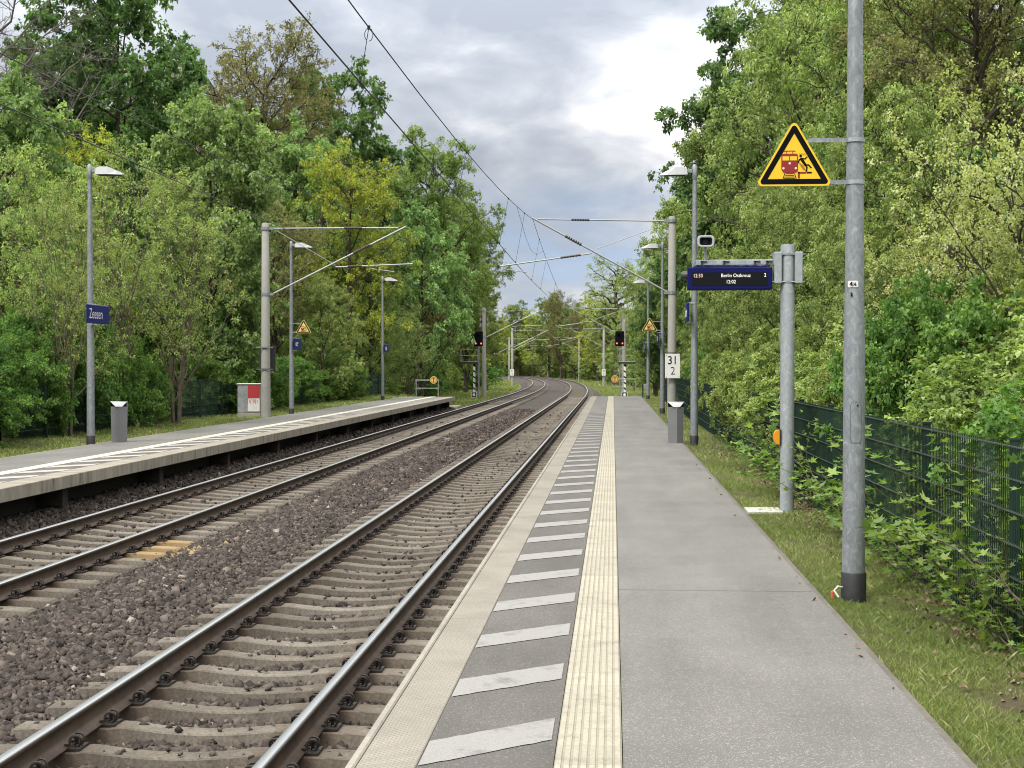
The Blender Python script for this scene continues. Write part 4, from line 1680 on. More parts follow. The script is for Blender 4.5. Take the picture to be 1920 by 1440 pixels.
# ------------------------------------------------------------------ signals
def make_signal(px, px_board, px_dot, Y, cage_side, label):
    p = atY(px, 637, Y)
    t = empty('railway_signal', (p.x, Y, 0), 0, label, 'railway signal', 'railway signals past the platform ends')
    z0 = -1.2
    MB().box((-.36, 0, 3.20), (.36, .10, 4.40), 0, .06).build('signal_board', M['sign_black'], t)
    hd_ = MB()
    for (lx, lz) in ((-.22, 3.42), (.22, 3.42), (-.05, 4.05)):
        pts = [(lx + .13 * math.cos(R(a)), -.14, lz + .13 * math.sin(R(a))) for a in range(0, 181, 20)]
        vs = pts + [(x, .0, z) for x, _, z in pts]
        n = len(pts)
        hd_.add(vs, [(i, i + 1, n + i + 1, n + i) for i in range(n - 1)])
    hd_.build('lamp_hood', M['sign_black'], t)
    for lx in (-.22, .22):
        MB().tube([(lx, -.03, 3.42), (lx, -.005, 3.42)], .07, 14).build('red_lamp', M['signal_red'], t)
    MB().box((-.06, .1, z0), (.06, .22, 3.6), 0, .01).build('post', M['galv'], t)
    cg = MB()
    c0 = cage_side * .15
    x0, x1 = (c0, c0 + cage_side * 1.0) if cage_side > 0 else (c0 + cage_side * 1.0, c0)
    x0, x1 = min(x0, x1) - .3, max(x0, x1) + .1
    for z in (1.95, 2.45, 2.95):
        for yy in (.0, .7):
            cg.tube([(x0, yy, z), (x1, yy, z)], .02, 5)
        for xx in (x0, x1):
            cg.tube([(xx, 0, z), (xx, .7, z)], .02, 5)
    for xx in (x0, x1):
        for yy in (0, .7):
            cg.tube([(xx, yy, 1.95), (xx, yy, 2.95)], .02, 5)
    cg.box((x0, 0, 1.85), (x1, .7, 1.93))
    cg.build('service_cage', M['galv'], t)
    MB().box((x0, -.02, 1.78), (x1, -.005, 1.92)).build('cage_kick_plate', M['dark'], t)
    qb = atY(px_board, 700, Y).x - p.x
    wb = MB()
    bb_ = MB()
    zt, zbm = 1.75, -.55
    bb_.box((qb - .09, -.10, zbm - .5), (qb + .09, -.08, zt))
    n = 5
    hgt = (zt - zbm) / n
    for i in range(n):
        za = zbm + i * hgt
        wb.add([(qb - .09, -.103, za), (qb + .09, -.103, za - .12), (qb + .09, -.103, za + hgt * .45), (qb - .09, -.103, za + hgt * .45 + .12)], [(0, 1, 2, 3)])
    mbo = bb_.build('marker_board', M['sign_black'], t)
    wb.build('white_stripe', M['white'], mbo)
    qd = atY(px_dot, 740, Y).x - p.x
    zd = atY(px_dot, 740, Y).z
    ds = MB().box((qd - .23, -.14, zd - .23), (qd + .23, -.12, zd + .23), 0, .01).build('dot_sign', M['sign_black'], t)
    MB().tube([(qd, -.1405, zd), (qd, -.144, zd)], .12, 16).build('dot', M['white'], ds)
    r4 = [(qd - .23, zd - .23), (qd + .23, zd - .23), (qd + .23, zd + .23), (qd - .23, zd + .23)]
    r5 = [(qd - .19, zd - .19), (qd + .19, zd - .19), (qd + .19, zd + .19), (qd - .19, zd + .19)]
    ring(r4, r5, -.1445, -.141).build('dot_frame', M['white'], ds)
    return t


make_signal(897, 889.5, 889, 114.5, -1, 'black railway signal showing two red lamps past the far platform end')
make_signal(1162, 1171.5, 1171, 114.5, 1, 'black railway signal showing two red lamps past the near platform end')

# ------------------------------------------------------------------ end railings with round no-entry discs
def end_railing(name, label, xa, xb, Y, zt, post_at, disc_x, disc_label, zg=-.6):
    t = empty(name, (0, Y, 0), 0, label, 'railing', 'railings closing the platform ends')
    for xp in post_at:
        MB().tube([(xp, 0, zg), (xp, 0, zt)], .03, 10).build('post', M['alu'], t, True)
    MB().tube([(xa, 0, zt), (xb, 0, zt)], .03, 10).build('top_rail', M['alu'], t, True)
    MB().tube([(xa, 0, zt - .44), (xb, 0, zt - .44)], .018, 8).build('middle_rail', M['alu'], t, True)
    d = empty('no_entry_disc', (disc_x, Y - .06, zt + .02), 0, disc_label, 'round sign', 'round amber no-entry discs')
    MB().tube([(0, .01, 0), (0, -.01, 0)], .205, 28).build('disc', M['amber'], d)
    n = 28
    ring([(.17 * math.cos(2 * math.pi * i / n), .17 * math.sin(2 * math.pi * i / n)) for i in range(n)],
         [(.145 * math.cos(2 * math.pi * i / n), .145 * math.sin(2 * math.pi * i / n)) for i in range(n)], -.013, -.009).build('ring', simple('sign_brown', (0.16, 0.06, 0.02), .5), d)
    f = MB()
    thick_line(f, [(-.07, .075), (.07, .075)], .022, -.013, -.009)
    thick_line(f, [(0, -.10), (0, .06)], .05, -.013, -.009)
    f.tube([(0, -.009, .088), (0, -.013, .088)], .024, 10)
    f.build('figure_pictogram', simple('sign_brown_dark', (0.08, 0.03, 0.015), .5), d)


P1, P2 = atY(1148, 711, 79.5), atY(1191.5, 711, 79.5)
end_railing('end_railing', 'galvanised railing with an amber disc at the end of the near platform', P1.x, P2.x, 79.5, P1.z, (P2.x,), atY(1153, 710, 79.4).x, 'round amber sign with a dark figure at the near platform end')
P1, P2 = atY(779, 713, 78), atY(823, 713, 78)
end_railing('end_railing', 'galvanised railing with an amber disc at the end of the far platform', P1.x, P2.x, 78, P1.z, (P1.x + .04, P2.x - .04), atY(813, 712, 77.9).x, 'round amber sign with a dark figure at the far platform end')
mp_ = atY(1209.5, 724, 79)
t = empty('marker_post', (mp_.x, 79, 0), 0, 'dark post with a small pale box beside the last near platform lamp', 'marker post')
MB().box((-.16, -.03, -.9), (-.09, .03, .62)).build('post', M['fence'], t)
MB().box((-.085, -.06, .36), (.16, .03, .62), 0, .01).build('box', M['alu'], t)

# ------------------------------------------------------------------ mesh fences
def mesh_panel(name, ln, h, step=.05):
    """double-bar mesh panel in the Y-Z plane starting at the origin"""
    mb = MB()
    n = int(ln / step)
    w = .003
    for i in range(n + 1):
        yy = min(i * step, ln)
        mb.box((-w, yy - w, 0), (w, yy + w, h + .02), 0)
    for k in range(int(h / .2) + 1):
        z = .02 + k * (h - .02) / int(h / .2)
        for sx in (-1, 1):
            mb.box((sx * .0075 - .004, 0, z - .004), (sx * .0075 + .004, ln, z + .004), 1)
    return mb


def fence(name, label, X, ya, n, h, zg, ln=2.5):
    t = empty(name, (X, ya, zg), 0, label, 'fence')
    pm = MB().box((-.03, -.02, -.1), (.03, .02, h + .06), 0, .004)
    pm.box((-.034, -.024, h + .06), (.034, .024, h + .075), 0)
    p0 = pm.build('post', M['fence'], t)
    m0 = mesh_panel('p', ln, h).build('mesh_panel', [M['fence'], M['fence_bar']], t)
    for i in range(n):
        p = p0 if i == 0 else p0.copy()
        m = m0 if i == 0 else m0.copy()
        if i:
            COL.objects.link(p)
            COL.objects.link(m)
            p.parent = t
            m.parent = t
        p.location = (.055, i * ln, 0)
        m.location = (0, i * ln, 0.03)
    return t


fence('mesh_fence', 'dark green mesh fence along the grass strip of the near platform', 2.44, 4.05, 27, 1.22, -.05)
fence('mesh_fence', 'dark green mesh fence half hidden by shrubs behind the far platform', -13.3, 20.0, 25, 1.22, -.05)

# ================================================================== vegetation
def rnorm(rg, *sh):
    d = rg.normal(0, 1, sh)
    return d / np.maximum(1e-6, np.linalg.norm(d, axis=-1, keepdims=True))


def tubes(P, Rr, k):
    """many polylines at once: P (n,m,3), Rr (n,m) -> vertices, quads"""
    n, m, _ = P.shape
    T = np.empty_like(P)
    T[:, 1:-1] = P[:, 2:] - P[:, :-2]
    T[:, 0] = P[:, 1] - P[:, 0]
    T[:, -1] = P[:, -1] - P[:, -2]
    T /= np.maximum(1e-6, np.linalg.norm(T, axis=-1, keepdims=True))
    ref = np.where(np.abs(T[..., 2:3]) < 0.9, np.array([0, 0, 1.0]), np.array([1.0, 0, 0]))
    A = np.cross(T, ref)
    A /= np.maximum(1e-6, np.linalg.norm(A, axis=-1, keepdims=True))
    B = np.cross(T, A)
    th = 2 * np.pi * np.arange(k) / k
    V = P[:, :, None, :] + (A[:, :, None, :] * np.cos(th)[:, None] + B[:, :, None, :] * np.sin(th)[:, None]) * Rr[:, :, None, None]
    idx = np.arange(n * m * k).reshape(n, m, k)
    nx = np.roll(idx, -1, axis=2)
    F = np.stack([idx[:, :-1], nx[:, :-1], nx[:, 1:], idx[:, 1:]], -1)
    return V.reshape(-1, 3), F.reshape(-1, 4)


KITE = np.array([(0, 0), (0.42, 0.36), (1.0, 0), (0.42, -0.36)])


def leaves(rg, pos, axis, size, fold=0.22, aspect=1.0):
    """kite-shaped folded leaves; axis points to the tip"""
    n = len(pos)
    ax = axis / np.maximum(1e-6, np.linalg.norm(axis, axis=1, keepdims=True))
    up = np.array([0, 0, 1.0]) + rg.normal(0, 0.55, (n, 3))
    sd = np.cross(ax, up)
    sd /= np.maximum(1e-6, np.linalg.norm(sd, axis=1, keepdims=True))
    nr = np.cross(sd, ax)
    s = size[:, None, None]
    V = pos[:, None, :] + s * (KITE[None, :, 0:1] * ax[:, None, :] + KITE[None, :, 1:2] * aspect * sd[:, None, :])
    lift = np.array([0, 1, 0, 1.0])[None, :, None] * fold * s * nr[:, None, :]
    V = V + lift
    # leaf droops towards the tip
    V[:, 2, 2] -= size * 0.18
    F = np.arange(n * 4).reshape(n, 4)
    return V.reshape(-1, 3), F


def make_tree(seed, H, base, Rc, n1, n2, n3, nl, leaf, droop=0.3, trunk=0.2, pw=0.6, peak=0.8, bark='bark', mat='leaf_dark', stems=1, lean=0.06,
              up=0.35, twig=0.7, aspect=1.0, clump=0.10, toplim=0.97, bare=False, fine=True):
    """skeleton: stem(s) > limbs > branches > twigs carrying leaves.  Returns (trunk mesh, crown mesh)"""
    rg = np.random.default_rng(seed)
    m1 = 7
    z0 = base * H

    def env(t):
        return Rc * np.clip(np.sin(np.pi * np.clip(t, 0.02, 0.98) ** peak), 0.05, 1) ** pw

    TV, TF = [], []
    off = 0

    def addt(P, Rr, k):
        nonlocal off
        V, F = tubes(P, Rr, k)
        TV.append(V)
        TF.append(F + off)
        off += len(V)

    # stems
    stemP = []
    for s in range(stems):
        a = rg.uniform(0, 2 * np.pi)
        r = 0 if stems == 1 else Rc * rg.uniform(0.15, 0.5)
        f = np.linspace(0, 1, 9)[:, None]
        wob = np.cumsum(rg.normal(0, lean * H / 12, (9, 3)), axis=0)
        wob[:, 2] = 0
        wob -= wob[0]
        P = np.concatenate([np.cos(a) * r * f ** 1.2 + (0.12 * np.cos(a) if stems > 1 else 0), np.sin(a) * r * f ** 1.2 + (0.12 * np.sin(a) if stems > 1 else 0), f * H * (0.92 if stems == 1 else rg.uniform(.7, .92))], 1) + wob * f
        stemP.append(P)
        tr = trunk * (1 if stems == 1 else 0.6) * (1 - f[:, 0] * 0.9)
        tr[0] *= 1.35
        P2 = P.copy()
        P2[0, 2] -= 0.3
        addt(P2[None], tr[None], 9 if stems == 1 else 7)
    stemP = np.array(stemP)
    # limbs
    N1 = n1
    si = rg.integers(0, stems, N1)
    t = (np.arange(N1) + rg.uniform(0.1, 0.9, N1)) / N1
    zs = z0 * 0.75 + t * (0.86 * H - z0 * 0.75)
    fz = np.clip(zs / (0.92 * H), 0, 0.97)
    ii = np.clip((fz * 8).astype(int), 0, 7)
    fr = (fz * 8 - ii)[:, None]
    st = stemP[si, ii] * (1 - fr) + stemP[si, ii + 1] * fr
    az = np.arange(N1) * 2.39996 + rg.uniform(-.5, .5, N1)
    zend_t = np.clip((zs - z0) / (H - z0) + up * rg.uniform(.3, 1.0, N1) * (1 - t * .6), 0.03, toplim)
    rend = env(zend_t) * rg.uniform(0.62, 1.0, N1)
    en = np.stack([np.cos(az) * rend, np.sin(az) * rend, z0 + zend_t * (H - z0)], -1)
    mid = st * 0.5 + en * 0.5 + rg.normal(0, 0.05, (N1, 3)) * Rc
    mid[:, 2] += (en[:, 2] - st[:, 2]) * -0.12 + 0.06 * Rc
    f = np.linspace(0, 1, m1)[None, :, None]
    L1 = (1 - f) ** 2 * st[:, None] + 2 * f * (1 - f) * mid[:, None] + f ** 2 * en[:, None]
    L1[:, 1:-1] += rg.normal(0, 0.018 * Rc, (N1, m1 - 2, 3))
    r0 = trunk * (0.42 - 0.25 * t)
    addt(L1, r0[:, None] * (1 - 0.82 * np.linspace(0, 1, m1))[None], 6)
    # branches
    def sub(Lp, nb, flo, lenf, m, rad, k, grav, fanout):
        n0, mm, _ = Lp.shape
        pi = np.repeat(np.arange(n0), nb)
        fpos = rg.uniform(flo, 1.0, n0 * nb)
        fpos[::nb] = 0.98
        q = fpos * (mm - 1)
        i0 = np.clip(q.astype(int), 0, mm - 2)
        fr = (q - i0)[:, None]
        s0 = Lp[pi, i0] * (1 - fr) + Lp[pi, i0 + 1] * fr
        d = Lp[pi, i0 + 1] - Lp[pi, i0]
        d /= np.maximum(1e-6, np.linalg.norm(d, axis=1, keepdims=True))
        rd = rnorm(rg, len(pi), 3)
        rd[:, 2] *= 0.65
        dd = d * rg.uniform(.35, .9, (len(pi), 1)) + rd * fanout
        dd[:, 2] += 0.18
        dd /= np.maximum(1e-6, np.linalg.norm(dd, axis=1, keepdims=True))
        ln = lenf * rg.uniform(.5, 1.15, len(pi)) * (1.15 - 0.5 * fpos)
        ff = np.linspace(0, 1, m)[None, :, None]
        Q = s0[:, None] + dd[:, None] * ff * ln[:, None, None]
        Q[..., 2] -= (grav * ln[:, None] * ff[..., 0] ** 2)
        Q[:, 1:] += rg.normal(0, 0.03, (len(pi), m - 1, 3)) * ln[:, None, None]
        addt(Q, rad * np.ones((len(pi), 1)) * (1 - 0.7 * np.linspace(0, 1, m))[None], k)
        return Q
    L2 = sub(L1, n2, 0.22, Rc * 0.42, 5, trunk * 0.06 + .004, 4, 0.10, 0.85)
    L3 = sub(L2, n3, 0.25, twig, 4, (0.0035 + 0.008 * trunk) * (1.6 if bark == 'bark_grey' else 1), 3, droop, 0.9)
    tm = np_mesh('trunk', np.concatenate(TV), np.concatenate(TF), M[bark], smooth=True)
    if nl <= 0:
        return tm, None
    # leaves along twigs
    n0 = len(L3)
    pi = np.repeat(np.arange(n0), nl)
    fpos = np.clip(rg.beta(2.4, 1.0, len(pi)), 0, 1) * 1.04
    q = fpos * 3
    i0 = np.clip(q.astype(int), 0, 2)
    fr = (q - i0)[:, None]
    p = L3[pi, i0] * (1 - fr) + L3[pi, i0 + 1] * fr + rg.normal(0, clump * .62, (len(pi), 3))
    d = L3[pi, -1] - L3[pi, 0]
    d /= np.maximum(1e-6, np.linalg.norm(d, axis=1, keepdims=True))
    ax = d * 0.6 + rnorm(rg, len(pi), 3) * 0.75
    ax[:, 2] -= droop * 0.5
    size = leaf * rg.uniform(.6, 1.25, len(pi))
    V, F = leaves(rg, p, ax, size, aspect=aspect)
    tone = np.clip(rg.normal(0.48, 0.19, n0)[pi] + rg.normal(0, 0.13, len(pi)) + (rg.normal(0, .08, N1)[pi // (n2 * n3)]), 0.01, 0.99)
    cm = np_mesh('crown', V, F, M[mat], v=tone)
    return tm, cm


PT = {}


def proto_tree(key, **kw):
    PT[key] = (make_tree(**kw), kw['H'], kw['Rc'])


# species of this cutting (height and crown radius in metres before scaling)
proto_tree('maple_dark', seed=1, H=16, base=.10, Rc=4.6, n1=36, n2=9, n3=6, nl=26, leaf=.18, droop=.35, trunk=.24, pw=.5, peak=1.1, mat='leaf_dark', aspect=1.25, twig=.8, clump=.13)
proto_tree('maple_fresh', seed=2, H=13, base=.06, Rc=4.0, n1=34, n2=9, n3=6, nl=26, leaf=.16, droop=.4, trunk=.18, pw=.55, peak=1.0, mat='leaf_blue', aspect=1.2, twig=.75, clump=.12)
proto_tree('maple_fresh_b', seed=22, H=12, base=.05, Rc=4.2, n1=28, n2=9, n3=5, nl=26, leaf=.16, droop=.4, trunk=.17, pw=.7, peak=.9, mat='leaf_blue', aspect=1.2, twig=.75, clump=.12)
proto_tree('sapling', seed=3, H=10, base=.12, Rc=2.6, n1=26, n2=9, n3=5, nl=9, leaf=.085, droop=.1, trunk=.11, pw=.6, mat='leaf_olive', bark='bark_light', stems=4, up=.5, twig=.6, clump=.07)
proto_tree('sapling_b', seed=33, H=9, base=.10, Rc=2.8, n1=30, n2=10, n3=5, nl=11, leaf=.08, droop=.1, trunk=.12, pw=.5, mat='leaf_olive', bark='bark_light', stems=3, up=.55, twig=.6, clump=.07)
proto_tree('budding', seed=4, H=16, base=.22, Rc=5.0, n1=44, n2=12, n3=7, nl=15, leaf=.11, droop=.15, trunk=.26, pw=.42, peak=1.3, mat='leaf_brown', up=.5, twig=.8, clump=.09)
proto_tree('yellow', seed=5, H=13, base=.10, Rc=3.8, n1=28, n2=9, n3=5, nl=20, leaf=.13, droop=.2, trunk=.18, pw=.55, mat='leaf_yellow', twig=.7, clump=.11)
proto_tree('oak', seed=6, H=18, base=.08, Rc=5.2, n1=40, n2=11, n3=7, nl=25, leaf=.15, droop=.25, trunk=.30, pw=.42, peak=1.15, mat='leaf_oak', twig=.9, clump=.14)
proto_tree('elder', seed=7, H=12, base=.06, Rc=4.2, n1=32, n2=10, n3=6, nl=28, leaf=.125, droop=.35, trunk=.17, pw=.6, mat='leaf_elder', aspect=.75, twig=.75, clump=.11)
proto_tree('elder_b', seed=77, H=11, base=.04, Rc=4.4, n1=32, n2=10, n3=6, nl=26, leaf=.115, droop=.3, trunk=.16, pw=.65, peak=.85, mat='leaf_elder', aspect=.75, twig=.7, clump=.10, stems=2)
proto_tree('pale', seed=8, H=9, base=.10, Rc=3.6, n1=30, n2=10, n3=6, nl=13, leaf=.075, droop=.25, trunk=.13, pw=.6, mat='leaf_pale', aspect=.9, twig=.6, clump=.06, stems=2, up=.45)
proto_tree('bare', seed=9, H=17, base=.25, Rc=5.5, n1=30, n2=12, n3=7, nl=1, leaf=.06, droop=.1, trunk=.26, pw=.5, mat='leaf_brown', bark='bark_grey', up=.6, twig=1.1)
proto_tree('spreading', seed=10, H=16, base=.34, Rc=5.6, n1=22, n2=11, n3=6, nl=11, leaf=.14, droop=.15, trunk=.62, pw=.5, mat='leaf_olive', bark='bark', up=.45, twig=.9, lean=.12)
proto_tree('shrub', seed=11, H=3.0, base=.02, Rc=1.9, n1=34, n2=8, n3=5, nl=30, leaf=.065, droop=.2, trunk=.05, pw=.6, peak=.7, mat='leaf_shrub', twig=.38, clump=.06, stems=4, aspect=1.1)
proto_tree('shrub_b', seed=12, H=2.6, base=.02, Rc=2.0, n1=34, n2=8, n3=5, nl=27, leaf=.075, droop=.25, trunk=.045, pw=.55, peak=.65, mat='leaf_shrub', twig=.38, clump=.06, stems=5, aspect=1.1)
proto_tree('shrub_light', seed=13, H=3.2, base=.02, Rc=1.8, n1=32, n2=8, n3=5, nl=25, leaf=.08, droop=.4, trunk=.05, pw=.6, peak=.8, mat='leaf_elder', twig=.42, clump=.06, stems=4, aspect=.85)

SPECIES_CAT = {'shrub': 'shrub', 'shrub_b': 'shrub', 'shrub_light': 'shrub'}
NAMES = {'maple_dark': 'maple_tree', 'maple_fresh': 'maple_tree', 'maple_fresh_b': 'maple_tree', 'sapling': 'sapling', 'sapling_b': 'sapling', 'budding': 'budding_tree', 'yellow': 'flowering_tree',
         'oak': 'oak_tree', 'elder': 'box_elder_tree', 'elder_b': 'box_elder_tree', 'pale': 'willow_tree', 'bare': 'bare_tree', 'spreading': 'spreading_tree', 'shrub': 'shrub', 'shrub_b': 'shrub', 'shrub_light': 'shrub'}
rt_ = random.Random(21)


def plant(key, X, Y, zg, H, Rw, label, group=None, rot=None):
    (tm, cm), h0, r0 = PT[key]
    t = empty(NAMES[key], (X, Y, zg), rt_.uniform(0, 6.28) if rot is None else rot, label, SPECIES_CAT.get(key, 'tree'), group)
    sz = H / h0
    sx = max(Rw / r0, sz * 0.84) if 'shrub' not in key else Rw / r0
    t.scale = (sx, sx, sz)
    obj('stem' if 'shrub' in key else 'trunk', tm, t)
    if cm:
        obj('foliage' if 'shrub' in key else ('twigs' if key == 'bare' else 'crown'), cm, t)
    return t


def gz(X, Y):
    return float(ground_z(np.array(X - float(bend(Y))), np.array(float(Y))))


def tree_px(key, px, ytop, hw, Y, label, group=None, rot=None, push=0.0):
    """tree whose crown middle and top stand where the photograph shows them, at station Y"""
    p = atY(px, ytop, Y)
    g = gz(p.x, Y) + float(zdrop(Y))
    # a crown keeps natural proportions: where it grows wider than its visible edge it grows away from the track
    ract = max(hw / 2670 * Y, (p.z - g) / PT[key][1] * 0.84 * PT[key][2])
    push += (ract - hw / 2670 * Y) * (0.75 if group == RG and Y > 85 else 0.85 if group in (RG, 'trees deep inside the near green wall') else -0.4)
    if group == RG and px < 1400 and Y < 85:
        push += 1.3 if key == 'maple_dark' else 0.9
    if px in (1225, 1215):
        push += 0.75
    if px in (845, 893):
        push -= 1.3
    plant(key, p.x + push, Y, g, p.z - g, hw / 2670 * Y, label, group, rot)


LG = 'trees of the wood behind the far platform'
RG = 'trees of the green wall behind the near platform fence'
# --- wood on the far side
for a in [
    ('bare', 10, -190, 190, 62, 'bare twiggy brown tree in the top corner over the far wood'),
    ('maple_dark', 240, -60, 150, 68, 'tall dark green maple towering over the Zeesen lamp post'),
    ('budding', 505, 62, 138, 90, 'rounded brownish budding tree rising above the wood, next to the tall dark maple'),
    ('maple_dark', 655, 128, 80, 106, 'dark green tree between the brownish tree and the overhead wires'),
    ('maple_fresh', 395, 172, 160, 51, 'fresh blue-green maple above and behind the concrete far mast'),
    ('maple_fresh_b', 40, 140, 130, 44, 'fresh green maple at the edge of the picture behind the Zeesen lamp'),
    ('yellow', 140, 212, 70, 47, 'yellowish tree squeezed between the two fresh maples of the far wood'),
    ('sapling_b', 60, 290, 120, 35, 'sparse olive saplings at the picture edge beside the Zeesen lamp'),
    ('sapling', 225, 255, 110, 38, 'sparse olive multi-stemmed tree just behind the Zeesen lamp post'),
    ('sapling_b', 335, 330, 105, 41, 'pale olive bushy tree with a bare trunk between bin and cabinet'),
    ('sapling', 130, 340, 95, 33.5, 'thin brown-stemmed sapling thicket close behind the Zeesen sign'),
    ('yellow', 665, 262, 95, 80, 'bright yellow-green flowering tree above the small far warning triangle'),
    ('maple_fresh', 575, 232, 95, 84, 'light green maple directly behind the far mast bracket'),
    ('budding', 520, 380, 90, 66, 'brown-green thin tree behind the second far lamp post'),
    ('oak', 815, 250, 105, 121, 'big olive oak leaning towards the overhead wires'),
    ('oak', 868, 352, 55, 150, 'narrow olive oak at the sky edge of the far wood'),
    ('maple_fresh_b', 795, 392, 95, 97, 'mid-green rounded tree behind the slim far lamp post'),
    ('elder', 700, 430, 80, 84, 'green leafy tree behind the tops of the slim far lamp post and yellow tree'),
    ('oak', 880, 470, 48, 134, 'olive tree low at the edge of the far wood above the far signal'),
    ('yellow', 893, 545, 36, 150, 'small yellow-green tree above the far signal head'),
    ('maple_fresh_b', 430, 560, 85, 51, 'low light green maple spreading beside the red and white cabinet'),
    ('elder_b', 610, 520, 80, 66, 'low green tree behind the blue arrow sign'),
    ('budding', 845, 560, 55, 112, 'low brownish tree behind the far end railing'),
    ('sapling', 770, 590, 55, 92, 'low olive thicket between the slim far lamp and the far end railing'),
]:
    tree_px(*a, group=LG)
for i, (key, px, yt, hw, Y) in enumerate([
    ('maple_dark', 110, 60, 150, 88), ('budding', 320, 130, 130, 96), ('maple_dark', 450, 215, 130, 112), ('oak', 600, 235, 130, 118), ('oak', 745, 330, 100, 140),
    ('oak', 10, 260, 200, 75), ('maple_dark', 210, 330, 160, 70), ('oak', 360, 400, 160, 78), ('oak', 520, 470, 140, 92), ('maple_dark', 640, 450, 120, 104),
    ('oak', 760, 520, 100, 122), ('maple_dark', -120, 120, 220, 66), ('maple_fresh', -60, 330, 160, 46), ('oak', 850, 600, 60, 160), ('maple_dark', 90, 420, 150, 56), ('maple_dark', 300, 500, 130, 62),
    ('oak', 905, 600, 40, 185), ('oak', 885, 520, 50, 200)]):
    tree_px(key, px, yt, hw, Y, 'dark tree deep inside the wood behind the far platform', 'trees deep inside the far wood')

# --- green wall on the near side
for a in [
    ('maple_dark', 1300, 15, 85, 70, 'tall dark green maple standing out against the sky above the near lamp posts'),
    ('maple_dark', 1285, 250, 80, 76, 'dark green maple behind the heads of the near lamp posts'),
    ('elder', 1215, 400, 55, 104, 'light green tree beyond the concrete mast of the near platform'),
    ('elder_b', 1198, 480, 45, 128, 'small light green tree above the near signal'),
    ('elder', 1425, -60, 120, 46, 'tall yellow-green box elder next to the dark maple of the near side'),
    ('elder_b', 1545, -120, 130, 36, 'tall olive-green tree behind the yellow warning triangle'),
    ('elder_b', 1365, 300, 95, 52, 'yellow-green tree behind the departure display and its loudspeaker'),
    ('elder', 1460, 330, 115, 31, 'light green drooping tree just behind the display post'),
    ('elder', 1660, 170, 150, 27, 'bright green box elder behind the thick lamp post'),
    ('budding', 1760, -260, 200, 33, 'dark-branched budding tree in the top corner over the near side'),
    ('pale', 1880, 40, 190, 17.5, 'pale whitish-green willow with long bare branches at the picture edge'),
    ('pale', 1760, 330, 130, 19.5, 'pale willow bush behind the thick lamp post, lower than the other'),
    ('elder_b', 1560, 430, 100, 24, 'low green box elder between display post and thick lamp post'),
    ('elder', 1340, 500, 75, 44, 'low yellow-green tree behind the bin and lamp post of the near platform'),
    ('elder_b', 1265, 560, 50, 62, 'low green tree behind the 31 2 board'),
    ('maple_dark', 1225, 480, 50, 95, 'dark low maple beyond the small near warning triangle'),
]:
    tree_px(*a, group=RG)
for i, (key, px, yt, hw, Y) in enumerate([
    ('elder', 1520, -80, 150, 62), ('maple_dark', 1680, -60, 170, 50), ('elder', 1830, 20, 200, 46), ('maple_dark', 1960, 60, 220, 36), ('oak', 1400, 150, 130, 75), ('maple_dark', 1600, 250, 160, 40),
    ('oak', 1320, 330, 90, 92), ('maple_dark', 1800, 300, 180, 33), ('maple_dark', 1500, 400, 130, 50), ('oak', 1230, 560, 50, 118), ('maple_dark', 2080, 100, 260, 26), ('elder', 2050, 300, 200, 18)]):
    tree_px(key, px, yt, hw, Y, 'dark tree deep inside the green wall behind the near fence', 'trees deep inside the near green wall')

# --- spreading tree and far wood beyond the curve
tree_px('spreading', 1158, 478, 80, 190, 'wide spreading tree with a thick dark trunk behind the near signal')
rf = random.Random(8)
k = 0
for (px, yt, hw, Y, key) in [
    (935, 590, 34, 330, 'yellow'), (968, 566, 40, 345, 'oak'), (1000, 580, 34, 330, 'yellow'), (1030, 553, 34, 300, 'oak'), (1052, 549, 36, 285, 'budding'), (1078, 570, 36, 270, 'oak'),
    (1098, 575, 34, 255, 'budding'), (1120, 545, 40, 235, 'yellow'), (1140, 560, 40, 220, 'oak'), (950, 610, 34, 370, 'oak'), (985, 600, 34, 380, 'budding'), (1015, 600, 36, 350, 'oak'), (1045, 590, 40, 330, 'yellow'),
    (1070, 595, 40, 315, 'budding'), (1105, 600, 40, 280, 'oak'), (1135, 610, 44, 250, 'budding'), (1165, 600, 44, 215, 'oak'), (1185, 590, 44, 175, 'elder'), (915, 600, 36, 360, 'oak'), (900, 610, 36, 390, 'yellow'),
    (1190, 640, 34, 150, 'elder_b'), (1150, 640, 40, 205, 'budding'), (1090, 640, 36, 262, 'sapling'), (1060, 640, 36, 290, 'budding'), (1020, 645, 36, 325, 'sapling'), (975, 645, 36, 365, 'budding'), (940, 640, 36, 395, 'sapling'),
    (1120, 650, 36, 238, 'sapling'), (1000, 630, 36, 360, 'oak'), (930, 650, 36, 420, 'oak')]:
    p = atY(px, yt, Y)
    g = -1.0 + float(zdrop(Y))
    plant(key, p.x, Y, g, p.z - g, hw / 2670 * Y, 'olive spring tree in the far wood beyond the curve', 'trees of the far wood beyond the curve')

